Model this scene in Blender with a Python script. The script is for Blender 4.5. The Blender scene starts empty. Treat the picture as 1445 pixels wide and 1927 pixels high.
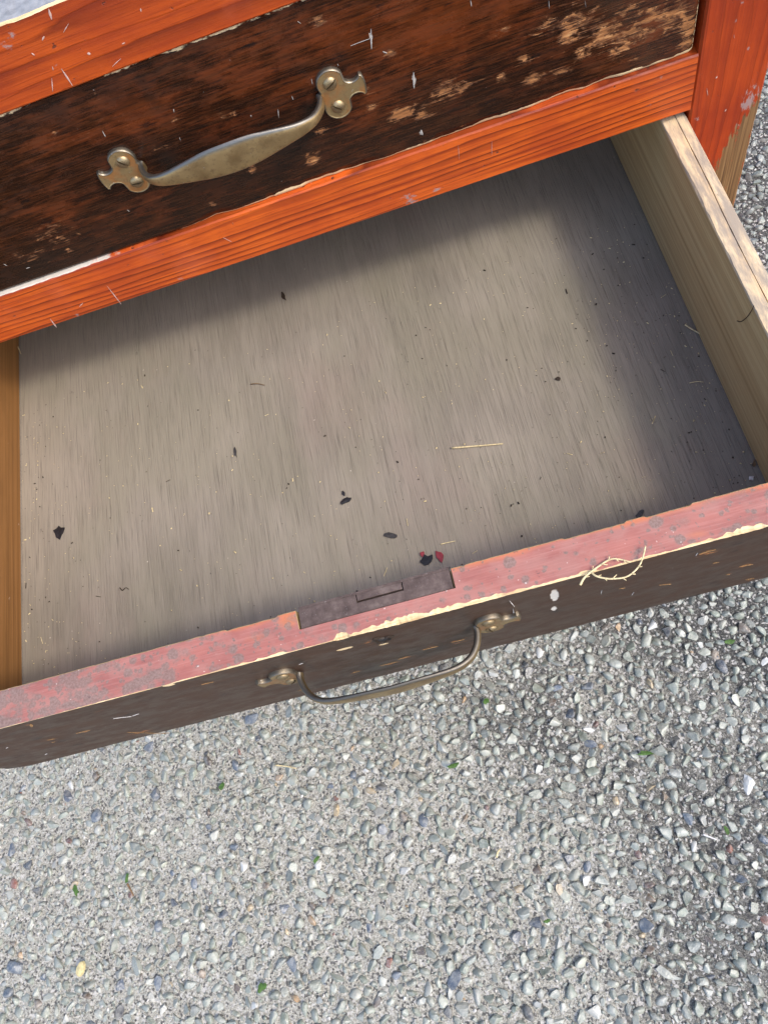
import bpy, bmesh, math, random
import numpy as np
from mathutils import Vector, Matrix

random.seed(7); rng = np.random.default_rng(7)
S = bpy.context.scene
COL = S.collection
Z0 = 0.5                                   # height of the drawer opening's top edge above the ground

# ------------------------------------------------------------------ camera
PW, PH, F = 1445.0, 1927.0, 1464.8
R = np.array([[0.95328964, -0.19767098, -0.2283967],
              [-0.27148405, -0.89218896, -0.36096435],
              [-0.13242084, 0.40610964, -0.90417901]])
CAM = np.array([0.04400275, -0.40967995, 0.41989275 + Z0])
cd = bpy.data.cameras.new('camera'); cam = bpy.data.objects.new('camera', cd); COL.objects.link(cam)
cd.sensor_fit = 'VERTICAL'; cd.sensor_height = 24.0; cd.lens = 24.0 * F / PH
cd.clip_start = 0.01; cd.clip_end = 200
m = Matrix.Identity(4)
for i in range(3):
    m[i][0] = R[0][i]; m[i][1] = -R[1][i]; m[i][2] = -R[2][i]; m[i][3] = CAM[i]
cam.matrix_world = m
S.camera = cam

# ------------------------------------------------------------------ sky and sun (hazy, from the right)
SUN = np.array([0.71, -0.45, 1.0]); SUN /= np.linalg.norm(SUN)
w = bpy.data.worlds.new('World'); S.world = w; w.use_nodes = True
nt = w.node_tree; nt.nodes.clear()
sk = nt.nodes.new('ShaderNodeTexSky'); sk.sky_type = 'NISHITA'; sk.sun_disc = False
sk.sun_elevation = math.asin(SUN[2]); sk.sun_rotation = math.atan2(SUN[0], SUN[1])
sk.air_density = 0.8; sk.dust_density = 2.0; sk.ozone_density = 0.0
bg = nt.nodes.new('ShaderNodeBackground'); bg.inputs[1].default_value = 0.15
wo = nt.nodes.new('ShaderNodeOutputWorld')
nt.links.new(sk.outputs[0], bg.inputs[0]); nt.links.new(bg.outputs[0], wo.inputs[0])
sl = bpy.data.lights.new('sun', 'SUN'); sl.energy = 0.68; sl.angle = math.radians(8); sl.color = (1.0, 0.965, 0.85)
so = bpy.data.objects.new('sun', sl); COL.objects.link(so)
so.rotation_euler = Vector(SUN).to_track_quat('Z', 'Y').to_euler(); so.location = (2, -1, 3)
S.view_settings.view_transform = 'Standard'; S.view_settings.look = 'None'
S.view_settings.exposure = 1.62; S.view_settings.gamma = 1.0

# ------------------------------------------------------------------ where things lie (points on the real surfaces)
def ray(u, v):
    return R.T @ np.array([(u - PW / 2) / F, (v - PH / 2) / F, 1.0])
def onz(u, v, z): r = ray(u, v); return CAM + r * (z - CAM[2]) / r[2]
def ony(u, v, y): r = ray(u, v); return CAM + r * (y - CAM[1]) / r[1]
def onx(u, v, x): r = ray(u, v); return CAM + r * (x - CAM[0]) / r[0]
def project(P):
    c = (np.atleast_2d(P) - CAM) @ R.T
    return np.stack([PW / 2 + F * c[:, 0] / c[:, 2], PH / 2 + F * c[:, 1] / c[:, 2]], 1)

HR, HU, HT = .0423, .1173, .0423
XPL, XP, XR = -.3565, .2426, .2914
XI, XO, XL = .2251, .2414, -.3365
ZB, ZS, ZF = Z0 - .1059, Z0 - .005, Z0 - .0042
D, TF, HF = .2884, .0237, .1196
YU = .003

# ------------------------------------------------------------------ numpy noise
def vnoise(x, y, seed):
    g = np.random.default_rng(seed).random((256, 256))
    xi, yi = np.floor(x).astype(int), np.floor(y).astype(int)
    fx, fy = x - xi, y - yi
    fx = fx * fx * (3 - 2 * fx); fy = fy * fy * (3 - 2 * fy)
    a = g[xi & 255, yi & 255]; b = g[(xi + 1) & 255, yi & 255]
    c = g[xi & 255, (yi + 1) & 255]; d = g[(xi + 1) & 255, (yi + 1) & 255]
    return (a * (1 - fx) + b * fx) * (1 - fy) + (c * (1 - fx) + d * fx) * fy
def fbm(x, y, seed, o=4):
    s = 0; a = .5; t = 0
    for i in range(o):
        s = s + a * vnoise(x * 2 ** i, y * 2 ** i, seed + i); t += a; a *= .5
    return s / t

# ------------------------------------------------------------------ shader helper
class G:
    def __init__(s, name):
        s.m = bpy.data.materials.new(name); s.m.use_nodes = True
        s.t = s.m.node_tree; s.t.nodes.clear()
        s.o = s.t.nodes.new('ShaderNodeOutputMaterial')
        s._o = None
    def n(s, typ, **kw):
        nd = s.t.nodes.new('ShaderNode' + typ)
        for k, v in kw.items(): setattr(nd, k, v)
        return nd
    def put(s, sock, v):
        if isinstance(v, bpy.types.NodeSocket): s.t.links.new(v, sock)
        elif isinstance(v, (tuple, list)) and len(v) == 3 and sock.type == 'RGBA': sock.default_value = (*v, 1)
        else: sock.default_value = v
    def obj(s):
        if s._o is None: s._o = s.n('TexCoord').outputs['Object']
        return s._o
    def map(s, scale=(1, 1, 1), loc=(0, 0, 0), rot=(0, 0, 0), vec=None):
        nd = s.n('Mapping'); s.put(nd.inputs['Vector'], vec or s.obj())
        nd.inputs['Scale'].default_value = scale; nd.inputs['Location'].default_value = loc
        nd.inputs['Rotation'].default_value = rot
        return nd.outputs[0]
    def noise(s, vec, scale=1, detail=3, rough=.55, dist=0, col=False):
        nd = s.n('TexNoise'); s.put(nd.inputs['Vector'], vec)
        nd.inputs['Scale'].default_value = scale; nd.inputs['Detail'].default_value = detail
        nd.inputs['Roughness'].default_value = rough; nd.inputs['Distortion'].default_value = dist
        return nd.outputs['Color' if col else 'Fac']
    def voro(s, vec, scale=1, feature='F1', out='Distance', rnd=1):
        nd = s.n('TexVoronoi', feature=feature); s.put(nd.inputs['Vector'], vec)
        nd.inputs['Scale'].default_value = scale; nd.inputs['Randomness'].default_value = rnd
        return nd.outputs[out]
    def math(s, op, a, b=0.0, c=None, clamp=False):
        nd = s.n('Math', operation=op, use_clamp=clamp)
        s.put(nd.inputs[0], a); s.put(nd.inputs[1], b)
        if c is not None: s.put(nd.inputs[2], c)
        return nd.outputs[0]
    def add(s, a, b): return s.math('ADD', a, b)
    def mul(s, a, b): return s.math('MULTIPLY', a, b)
    def step(s, x, a, b, lo=0.0, hi=1.0):
        nd = s.n('MapRange', interpolation_type='SMOOTHSTEP')
        s.put(nd.inputs[0], x); nd.inputs[1].default_value = a; nd.inputs[2].default_value = b
        nd.inputs[3].default_value = lo; nd.inputs[4].default_value = hi
        return nd.outputs[0]
    def mix(s, f, a, b, mode='MIX'):
        nd = s.n('Mix', data_type='RGBA', blend_type=mode)
        s.put(nd.inputs[0], f); s.put(nd.inputs[6], a); s.put(nd.inputs[7], b)
        return nd.outputs[2]
    def fmix(s, f, a, b):
        nd = s.n('Mix', data_type='FLOAT')
        s.put(nd.inputs[0], f); s.put(nd.inputs[2], a); s.put(nd.inputs[3], b)
        return nd.outputs[0]
    def ramp(s, f, pts, interp='LINEAR'):
        nd = s.n('ValToRGB'); s.put(nd.inputs[0], f); cr = nd.color_ramp; cr.interpolation = interp
        while len(cr.elements) < len(pts): cr.elements.new(.5)
        for e, (p, c) in zip(cr.elements, pts):
            e.position = p; e.color = (*c, 1) if len(c) == 3 else c
        return nd.outputs[0]
    def attr(s, name, out='Fac'):
        nd = s.n('Attribute', attribute_name=name); return nd.outputs[out]
    def sep(s):
        nd = s.n('SeparateXYZ'); s.put(nd.inputs[0], s.obj()); return nd.outputs
    def bump(s, h, dist=.001, strength=1.0, normal=None):
        nd = s.n('Bump'); nd.inputs['Distance'].default_value = dist; nd.inputs['Strength'].default_value = strength
        s.put(nd.inputs['Height'], h)
        if normal is not None: s.put(nd.inputs['Normal'], normal)
        return nd.outputs[0]
    def out(s, col, rough=.5, metal=0.0, normal=None, spec=.5, coat=0.0, coat_rough=.1):
        b = s.n('BsdfPrincipled')
        s.put(b.inputs['Base Color'], col); s.put(b.inputs['Roughness'], rough); s.put(b.inputs['Metallic'], metal)
        s.put(b.inputs['Specular IOR Level'], spec); s.put(b.inputs['Coat Weight'], coat)
        b.inputs['Coat Roughness'].default_value = coat_rough
        if normal is not None: s.put(b.inputs['Normal'], normal)
        s.t.links.new(b.outputs[0], s.o.inputs[0])
        return s.m

def ax(along, across, deep, axis):
    """scale tuple: 'along' on the grain axis"""
    return {'X': (along, deep, across), 'Y': (across, along, across), 'Z': (across, deep, along)}[axis]

# ------------------------------------------------------------------ materials
def mat_orange(name, axis, freq=120, seed=0.0, strong=1.0, tint=(1, 1, 1), spec=.32):
    g = G(name)
    warp = g.noise(g.map(ax(2.4, 26, 3, axis), (seed, seed, seed)), 1, 2, .5)
    warp2 = g.noise(g.map(ax(18, 160, 10, axis), (seed + 3, 0, 0)), 1, 3, .55)
    xyz = g.sep(); v = xyz['Z'] if axis == 'X' else xyz['X']
    t = g.add(g.mul(v, freq), g.add(g.mul(warp, 5.5), g.mul(warp2, .6)))
    saw = g.math('FRACT', t)
    band = g.ramp(saw, [(0, (0, 0, 0)), (.45, (.18,) * 3), (.78, (.7,) * 3), (.9, (1, 1, 1)), (.97, (.3,) * 3), (1, (0, 0, 0))])
    amp = g.step(g.noise(g.map(ax(4, 70, 3, axis), (9 + seed, 1, 4)), 1, 2), .28, .52)
    fib = g.noise(g.map(ax(35, 1500, 800, axis), (1, 2 + seed, 3)), 1, 3, .6)
    fib2 = g.noise(g.map(ax(8, 260, 100, axis), (4, 2 + seed, 3)), 1, 3, .6)
    mott = g.noise(g.map((22, 22, 22), (5, seed, 1)), 1, 4, .6)
    col = g.mix(g.step(mott, .3, .7), (.62, .112, .0125), (.46, .07, .0098))
    col = g.mix(g.mul(g.mul(band, amp), strong), col, (.12, .015, .004))
    col = g.mix(g.mul(g.step(fib2, .42, .66), .6 * strong ** .5), col, (.26, .032, .008))
    col = g.mix(g.mul(g.step(fib, .52, .7), .55 * strong ** .5), col, (.19, .024, .007))
    col = g.mix(1.0, col, tint, 'MULTIPLY')
    # faint bloom of worn varnish
    bl = g.step(g.noise(g.map((14, 14, 14), (2, 7, seed)), 1, 4, .65), .56, .75)
    col = g.mix(g.mul(bl, .3), col, (.45, .10, .05))
    # grey scuffs
    gn = g.noise(g.map(ax(130, 260, 100, axis), (seed, 5, 5)), 1, 5, .7)
    sc = g.step(g.add(g.mul(g.attr('scuff'), .55), g.step(gn, .3, .7, 0, .6)), .66, .84)
    col = g.mix(g.mul(sc, .8), col, (.27, .2, .185))
    # dark nicks
    nk = g.step(g.noise(g.map(ax(130, 210, 100, axis), (3, 8, seed)), 1, 4, .6), .66, .72)
    col = g.mix(g.mul(nk, .75), col, (.045, .02, .014))
    lt = g.step(g.noise(g.map(ax(260, 420, 100, axis), (13, 8, seed)), 1, 2, .5), .765, .8)
    col = g.mix(g.mul(lt, .65), col, (.7, .42, .33))
    # bare wood
    wl = g.noise(g.map(ax(9, 650, 300, axis), (2, 1, seed)), 1, 3, .6)
    wood = g.ramp(wl, [(.3, (.075, .036, .014)), (.55, (.19, .10, .038)), (.72, (.30, .18, .08))])
    br = g.step(g.add(g.attr('bare'), g.add(g.step(fib2, .3, .7, 0, .25), g.step(gn, .3, .7, 0, .25))), .64, .76)
    col = g.mix(br, col, wood)
    ch = g.step(g.add(g.attr('chip'), g.mul(g.add(gn, fib2), .35)), .78, .86)  # chipped edges; on the rail also its painted sky glint
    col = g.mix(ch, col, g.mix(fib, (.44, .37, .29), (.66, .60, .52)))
    h = g.add(g.add(g.mul(fib, .35), g.mul(band, -.35)), g.add(g.mul(nk, -1.2), g.add(g.mul(br, -.4), g.mul(ch, -1))))
    rough = g.fmix(br, g.add(g.mul(mott, .25), .28), .8)
    rough = g.fmix(sc, rough, .7)
    return g.out(col, rough, 0, g.bump(h, .0005, .7), spec)

def mat_lacquer(name, upper):
    g = G(name)
    st = g.noise(g.map((28, 200, 420), (2, 0, 1)), 1, 5, .65, .3)
    fine = g.noise(g.map((70, 900, 1700), (5, 1, 1)), 1, 3, .6)
    blot = g.noise(g.map((50, 60, 90), (1, 4, 2)), 1, 5, .68)
    patch = g.noise(g.map((120, 60, 230), (7, 0, 3)), 1, 6, .68, .6)
    wear, chip, red, dark_patch = g.attr('wear'), g.attr('chip'), g.attr('red'), g.attr('dark_patch')
    if upper:
        dark, redc = (.013, .0052, .003), (.125, .026, .0055)
    else:
        dark, redc = (.036, .0185, .0105), (.062, .029, .0155)
    S_ = lambda x, a=.32, b=.68: g.step(x, a, b)
    pn, sn, fn, bn = S_(patch, .34, .66), S_(st), S_(fine), S_(blot, .34, .66)
    mid = S_(g.noise(g.map((45, 90, 190), (8, 8, 2)), 1, 5, .7, .3), .33, .67)
    rm = g.step(g.add(g.mul(red, .62), g.add(g.mul(bn, .30), g.add(g.mul(sn, .34), g.mul(fn, .26)))), .42, 1.22)
    col = g.mix(rm, dark, redc)
    col = g.mix(g.mul(g.mul(mid, fn), .55 if upper else .4), col, (.08, .023, .0065) if upper else (.05, .034, .026))
    col = g.mix(g.mul(g.step(fine, .52, .66), .45), col, (.05, .02, .01) if upper else (.016, .010, .008))
    sp = g.step(g.noise(g.map((40, 300, 160), (17, 3, 3)), 1, 4, .6), .62, .70)
    col = g.mix(g.mul(sp, .75), col, (.005, .004, .004))
    col = g.mix(g.mul(dark_patch, .7), col, (.008, .007, .006) if upper else (.011, .0115, .0095))
    nz = g.add(g.mul(pn, .62), g.add(g.mul(sn, .26), g.mul(fn, .22)))
    ww = g.add(g.mul(wear, .80), .02)
    f1 = g.step(g.add(ww, g.mul(nz, .9)), .88, 1.12)
    col = g.mix(g.mul(f1, .85), col, g.mix(fn, (.05, .018, .009), (.20, .08, .03)))
    f2 = g.step(g.add(ww, nz), 1.19, 1.225)
    gold = g.ramp(g.noise(g.map((60, 500, 700), (3, 3, 8)), 1, 4, .75), [(.33, (.04, .016, .008)), (.45, (.19, .075, .024)), (.56, (.32, .125, .04)), (.70, (.56, .31, .13))])
    col = g.mix(f2, col, gold)
    cj = g.noise(g.map((150, 300, 400), (1, 1, 9)), 1, 4, .6)
    ch = g.step(g.add(chip, g.mul(cj, .5)), .72, .78)
    cream = g.mix(fine, (.5, .34, .17), (.8, .62, .36))
    col = g.mix(ch, col, cream)
    white = g.attr('white')
    wm = g.step(g.add(white, g.mul(cj, .5)), .68, .84)
    col = g.mix(g.mul(wm, .85), col, g.mix(fn, (.42, .36, .29), (.66, .63, .57)))
    # pale dust flecks
    dd = g.step(g.noise(g.map((330, 330, 330), (4, 6, 2)), 1, 2, .5), .765, .80)
    col = g.mix(g.mul(dd, .55), col, (.38, .34, .3))
    worn = g.math('MAXIMUM', f2, g.math('MAXIMUM', ch, wm))
    rough = g.fmix(worn, g.add(g.mul(bn, .22), .14 if upper else .38), .65)
    h = g.add(g.add(g.mul(worn, -.9), g.mul(f1, -.3)), g.add(g.mul(fine, .16), g.mul(st, .3)))
    wav = g.noise(g.map((40, 40, 60), (9, 9, 9)), 1, 2)
    nrm = g.bump(g.add(h, g.mul(wav, .8)), .0004, .55)
    return g.out(col, rough, 0, nrm, .30 if upper else .26)

def mat_pink():
    g = G('pink_stained_edge')
    mt = g.noise(g.map((30, 70, 30), (1, 1, 1)), 1, 4, .6)
    fib = g.noise(g.map((30, 900, 500), (1, 5, 1)), 1, 4, .6)
    col = g.mix(g.step(mt, .3, .7), (.355, .125, .095), (.265, .09, .072))
    col = g.mix(g.mul(g.step(fib, .42, .75), .3), col, (.52, .24, .20))
    fd = g.step(g.noise(g.map((45, 70, 45), (9, 4, 2)), 1, 5, .65), .42, .62)
    col = g.mix(g.mul(fd, .5), col, (.36, .175, .14))
    on = g.noise(g.map((20, 60, 20), (4, 1, 2)), 1, 3, .6)
    om = g.step(g.add(g.attr('orange'), g.mul(on, .6)), .62, .95)
    col = g.mix(g.mul(om, .85), col, (.50, .15, .055))
    # round grey mould spots of several sizes
    jit = g.noise(g.map((260, 260, 260)), 1, 3, .6, col=True)
    vec = g.n('VectorMath', operation='MULTIPLY_ADD'); g.put(vec.inputs[0], jit); vec.inputs[1].default_value = (.0035,) * 3; g.put(vec.inputs[2], g.obj())
    vv = vec.outputs[0]
    mo = g.attr('mould')
    grit = g.noise(g.map((700, 700, 700)), 1, 3, .7)
    spots = None
    for sc, th, sd in ((95, .36, 1.3), (170, .38, 4.1), (300, .34, 7.7)):
        nd = g.n('TexVoronoi', feature='F1'); g.put(nd.inputs['Vector'], g.map((1, 1, 1), (sd, sd, sd), vec=vv)); nd.inputs['Scale'].default_value = sc
        rad = g.add(g.mul(mo, .42), g.add(g.mul(nd.outputs['Color'], .42), -.17 if sc < 200 else -.22))
        s_ = g.step(g.math('SUBTRACT', g.add(rad, .05), g.add(nd.outputs['Distance'], g.mul(grit, .10))), -.06, .06)
        spots = s_ if spots is None else g.math('MAXIMUM', spots, s_)
    gm = g.step(g.add(g.mul(mo, .6), g.step(g.noise(g.map((60, 90, 60), (2, 2, 8)), 1, 5, .65), .3, .7, 0, .5)), .56, .86)
    spots = g.math('MAXIMUM', g.mul(spots, .66), g.mul(gm, .72))
    gc = g.mix(g.step(grit, .3, .7), (.10, .085, .07), (.215, .178, .15))
    col = g.mix(spots, col, gc)
    dk = g.step(g.noise(g.map((160, 220, 160), (6, 3, 3)), 1, 4, .6), .68, .74)
    col = g.mix(g.mul(dk, .6), col, (.10, .06, .055))
    dd = g.step(g.noise(g.map((420, 420, 420), (8, 6, 2)), 1, 1), .75, .8)
    col = g.mix(g.mul(dd, .6), col, (.72, .62, .55))
    h = g.add(g.mul(fib, .5), g.add(g.mul(grit, .3), g.mul(spots, .2)))
    return g.out(col, g.fmix(spots, .5, .8), 0, g.bump(h, .0004, .7), .45)

def mat_cream():
    g = G('bare_splintered_wood')
    st = g.noise(g.map((40, 500, 700)), 1, 4, .65)
    mt = g.noise(g.map((40, 40, 40), (3, 1, 1)), 1, 3)
    col = g.ramp(st, [(.28, (.34, .21, .095)), (.5, (.60, .44, .235)), (.75, (.74, .60, .38))])
    col = g.mix(g.mul(g.step(mt, .5, .75), .55), col, (.36, .22, .12))
    return g.out(col, .75, 0, g.bump(st, .0006, .8), .3)

def mat_ply():
    g = G('grey_brown_plywood')
    big = g.noise(g.map((5, 3, 4), (2, 1, 0)), 1, 4, .55, .4)
    mid = g.noise(g.map((60, 9, 10), (4, 2, 0)), 1, 4, .6)
    pore = g.noise(g.map((2600, 34, 200), (1, 1, 0)), 1, 3, .6)
    pore2 = g.noise(g.map((1500, 14, 200), (7, 1, 0)), 1, 4, .65)
    fine = g.noise(g.map((1300, 500, 200), (7, 7, 0)), 1, 3, .7)
    bs, ms = g.step(big, .3, .7), g.step(mid, .3, .7)
    col = g.mix(bs, (.165, .142, .108), (.25, .212, .164))
    col = g.mix(g.mul(ms, .45), col, (.28, .24, .186))
    pd = g.step(g.noise(g.map((3.2, 3.6, 3), (6.3, 2.2, 0)), 1, 3, .5), .45, .65)
    col = g.mix(g.mul(pd, .55), col, (.34, .293, .226))
    gr = g.step(g.noise(g.map((9, 6, 4), (9, 4, 0)), 1, 4, .6), .45, .65)
    col = g.mix(g.mul(gr, .45), col, (.20, .18, .122))
    rd = g.step(g.noise(g.map((8, 5, 4), (1, 14, 0)), 1, 4, .6), .5, .68)
    col = g.mix(g.mul(rd, .3), col, (.235, .16, .135))
    pm = g.mul(g.step(pore, .52, .66), g.step(pore2, .34, .62))
    col = g.mix(g.mul(pm, .55), col, (.075, .06, .05))
    col = g.mix(g.mul(g.step(pore2, .48, .66), .24), col, (.125, .10, .08))
    lt = g.step(pore, .30, .44, 1, 0)
    col = g.mix(g.mul(lt, .18), col, (.42, .35, .28))
    # water stains and small dark spots
    ds = g.step(g.noise(g.map((90, 60, 20), (5, 5, 0)), 1, 4, .6), .69, .76)
    col = g.mix(g.mul(ds, .55), col, (.075, .062, .055))
    sp = g.step(g.noise(g.map((330, 260, 20), (5, 9, 0)), 1, 2, .5), .755, .8)
    col = g.mix(g.mul(sp, .75), col, (.04, .035, .03))
    wt = g.step(g.noise(g.map((300, 300, 20), (15, 9, 0)), 1, 2, .5), .772, .80)
    col = g.mix(g.mul(wt, .7), col, (.55, .48, .4))
    ed = g.attr('dust')  # darker towards the panel's side and front edges
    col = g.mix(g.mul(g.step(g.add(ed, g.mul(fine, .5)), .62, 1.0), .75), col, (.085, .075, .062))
    h = g.add(g.mul(pm, -1), g.mul(fine, .25))
    return g.out(col, .62, 0, g.bump(h, .0003, .6), .35)

def mat_pine(name, c0, c1, c2, stain=0.0, freq=900, rough=.65):
    """raw pine, grain along Y"""
    g = G(name)
    ln = g.noise(g.map((freq, 5, freq), (1, 0, 2)), 1, 3, .6)
    ln2 = g.noise(g.map((freq * .3, 3, freq * .3), (4, 0, 2)), 1, 3, .6, .2)
    fib = g.noise(g.map((1600, 45, 1600), (4, 0, 7)), 1, 3, .6)
    col = g.ramp(g.add(g.mul(ln, .55), g.mul(ln2, .45)), [(.34, c0), (.5, c1), (.66, c2)])
    col = g.mix(g.mul(g.step(fib, .55, .8), .4), col, tuple(.5 * v for v in c0))
    bl = g.noise(g.map((30, 9, 30), (1, 3, 1)), 1, 4, .6)
    col = g.mix(g.mul(g.step(bl, .5, .75), .4), col, c0)
    if stain:
        sn = g.noise(g.map((130, 26, 130), (2, 3, 1)), 1, 5, .7)
        col = g.mix(g.mul(g.step(g.add(sn, g.mul(g.attr('stain'), .4)), .56, .8), stain), col, (.22, .19, .165))
        sd = g.step(g.noise(g.map((420, 140, 420), (2, 9, 1)), 1, 4, .7), .66, .73)
        col = g.mix(g.mul(sd, .7), col, (.09, .075, .06))
    wt = g.step(g.noise(g.map((340, 200, 340), (15, 9, 0)), 1, 2, .5), .77, .8)
    col = g.mix(g.mul(wt, .5), col, (.55, .48, .4))
    return g.out(col, rough, 0, g.bump(g.add(g.mul(ln, -.6), g.mul(fib, -.4)), .0004, .6), .35)

def mat_brass(name='aged_brass', dull=0.0):
    g = G(name)
    n1 = g.noise(g.map((60, 60, 60)), 1, 4, .6)
    n2 = g.noise(g.map((330, 330, 330), (3, 1, 1)), 1, 4, .65)
    n3 = g.noise(g.map((900, 900, 900), (3, 5, 1)), 1, 2, .5)
    col = g.mix(g.step(n1, .35, .65), (.47, .345, .175), (.31, .215, .105))
    col = g.mix(g.mul(g.step(n2, .5, .72), .6), col, (.17, .105, .05))
    col = g.mix(g.mul(g.attr('tarnish'), .75), col, (.165, .16, .148))
    am = g.mul(g.step(g.add(g.mul(g.attr('amber'), .5), g.step(n1, .3, .7, 0, .6)), .55, 1.0), .8)
    col = g.mix(am, col, (.34, .135, .035))
    pk = g.step(n3, .7, .78)
    col = g.mix(g.mul(pk, .5), col, (.08, .06, .045))
    wh = g.step(g.noise(g.map((500, 500, 500), (9, 2, 2)), 1, 1), .76, .8)
    col = g.mix(g.mul(wh, .6), col, (.7, .68, .62))
    col = g.mix(dull, col, (.10, .07, .04))
    rough = g.add(.3 + .12 * dull, g.mul(n2, .3))
    return g.out(col, rough, g.math('SUBTRACT', .92, g.mul(am, .5)), g.bump(g.add(n2, g.mul(pk, -1)), .0003, .5), .5)

def mat_lock():
    g = G('rusty_lock_iron')
    n = g.noise(g.map((160, 160, 160)), 1, 5, .65)
    n2 = g.noise(g.map((700, 700, 700)), 1, 3, .6)
    col = g.ramp(n, [(.3, (.062, .040, .032)), (.52, (.108, .074, .061)), (.7, (.165, .12, .098))])
    col = g.mix(g.mul(g.step(n2, .64, .74), .5), col, (.36, .33, .3))
    return g.out(col, .6, .25, g.bump(n2, .0002, .6), .4)

def mat_stone(name, use_attr):
    g = G(name)
    if use_attr: base = g.attr('tint', 'Color')
    else: base = g.n('ObjectInfo').outputs['Color']
    geo = g.n('NewGeometry').outputs['Position']
    n1 = g.noise(g.map((160,) * 3, vec=geo), 1, 4, .6)
    n2 = g.noise(g.map((620,) * 3, vec=geo), 1, 3, .65)
    col = g.mix(g.step(n1, .3, .7), base, g.mix(.5, base, (.34, .335, .295)))
    col = g.mix(g.mul(g.step(n1, .3, .62, 1, 0), .45), col, g.mix(1.0, col, (.62, .66, .68), 'MULTIPLY'))
    col = g.mix(g.mul(g.step(n2, .58, .75), .35), col, (.16, .155, .145))
    col = g.mix(g.mul(g.step(n2, .25, .4, 1, 0), .25), col, (.56, .54, .48))
    return g.out(col, g.add(.06, g.mul(n2, .36)), 0, g.bump(g.add(g.mul(n1, .7), g.mul(n2, .3)), .0022, .85), .7)

def mat_ground():
    g = G('exposed_aggregate_concrete')
    f1 = g.noise(g.map((380,) * 3), 1, 5, .75)
    f2 = g.noise(g.map((95,) * 3, (3, 1, 1)), 1, 5, .7)
    f3 = g.noise(g.map((4.0,) * 3, (1, 2, 0)), 1, 4, .6)
    vc = g.voro(g.map((430,) * 3), 1, 'F1', 'Color')
    xyz = g.sep()
    side = g.add(g.mul(xyz['X'], 1.15), g.add(g.mul(xyz['Y'], .9), .62))
    dirt = g.step(g.add(g.mul(side, .75), g.add(g.mul(g.step(f3, .3, .7), .35), g.mul(f2, .45))), .46, .92)
    gs = g.step(g.noise(g.map((900,) * 3, (3, 6, 1)), 1, 3, .7), .3, .7)
    fs = g.add(g.mul(g.step(f1, .3, .7), .6), g.mul(gs, .4))
    cem = g.ramp(fs, [(.15, (.155, .149, .124)), (.5, (.385, .362, .302)), (.8, (.60, .572, .49))])
    drk = g.ramp(fs, [(.2, (.026, .0255, .024)), (.5, (.072, .07, .064)), (.82, (.24, .232, .208))])
    col = g.mix(dirt, cem, drk)
    vs = g.n('SeparateColor'); g.put(vs.inputs[0], vc)
    col = g.mix(g.mul(g.step(vs.outputs[0], .82, .86), .8), col, (.58, .55, .50))
    col = g.mix(g.mul(g.step(vs.outputs[1], .84, .88), .8), col, (.05, .048, .05))
    col = g.mix(g.mul(g.step(f2, .55, .68), .7), col, (.085, .08, .078))
    h = g.add(g.mul(f1, .55), g.mul(f2, .9))
    # beyond the modelled stones the surface keeps their size as relief only
    return g.out(col, .85, 0, g.bump(h, .0045, 1.0), .3)

def mat_plain(name, col, rough=.7, var=.3, sc=300, spec=.3):
    g = G(name)
    n = g.noise(g.map((sc,) * 3), 1, 4, .6)
    c = g.mix(g.step(n, .3, .7), col, tuple(v * (1 - var) for v in col))
    return g.out(c, rough, 0, g.bump(n, .0003, .5), spec)

def mat_topgrey():
    g = G('weathered_pale_top')
    n = g.noise(g.map((120, 120, 60)), 1, 5, .65); n2 = g.noise(g.map((20, 160, 60)), 1, 4, .6)
    col = g.ramp(n, [(.3, (.13, .125, .12)), (.5, (.25, .24, .23)), (.7, (.36, .345, .33))])
    col = g.mix(g.mul(g.step(n2, .5, .75), .4), col, (.3, .27, .26))
    return g.out(col, .35, 0, g.bump(n, .0004, .5), .5)

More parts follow.
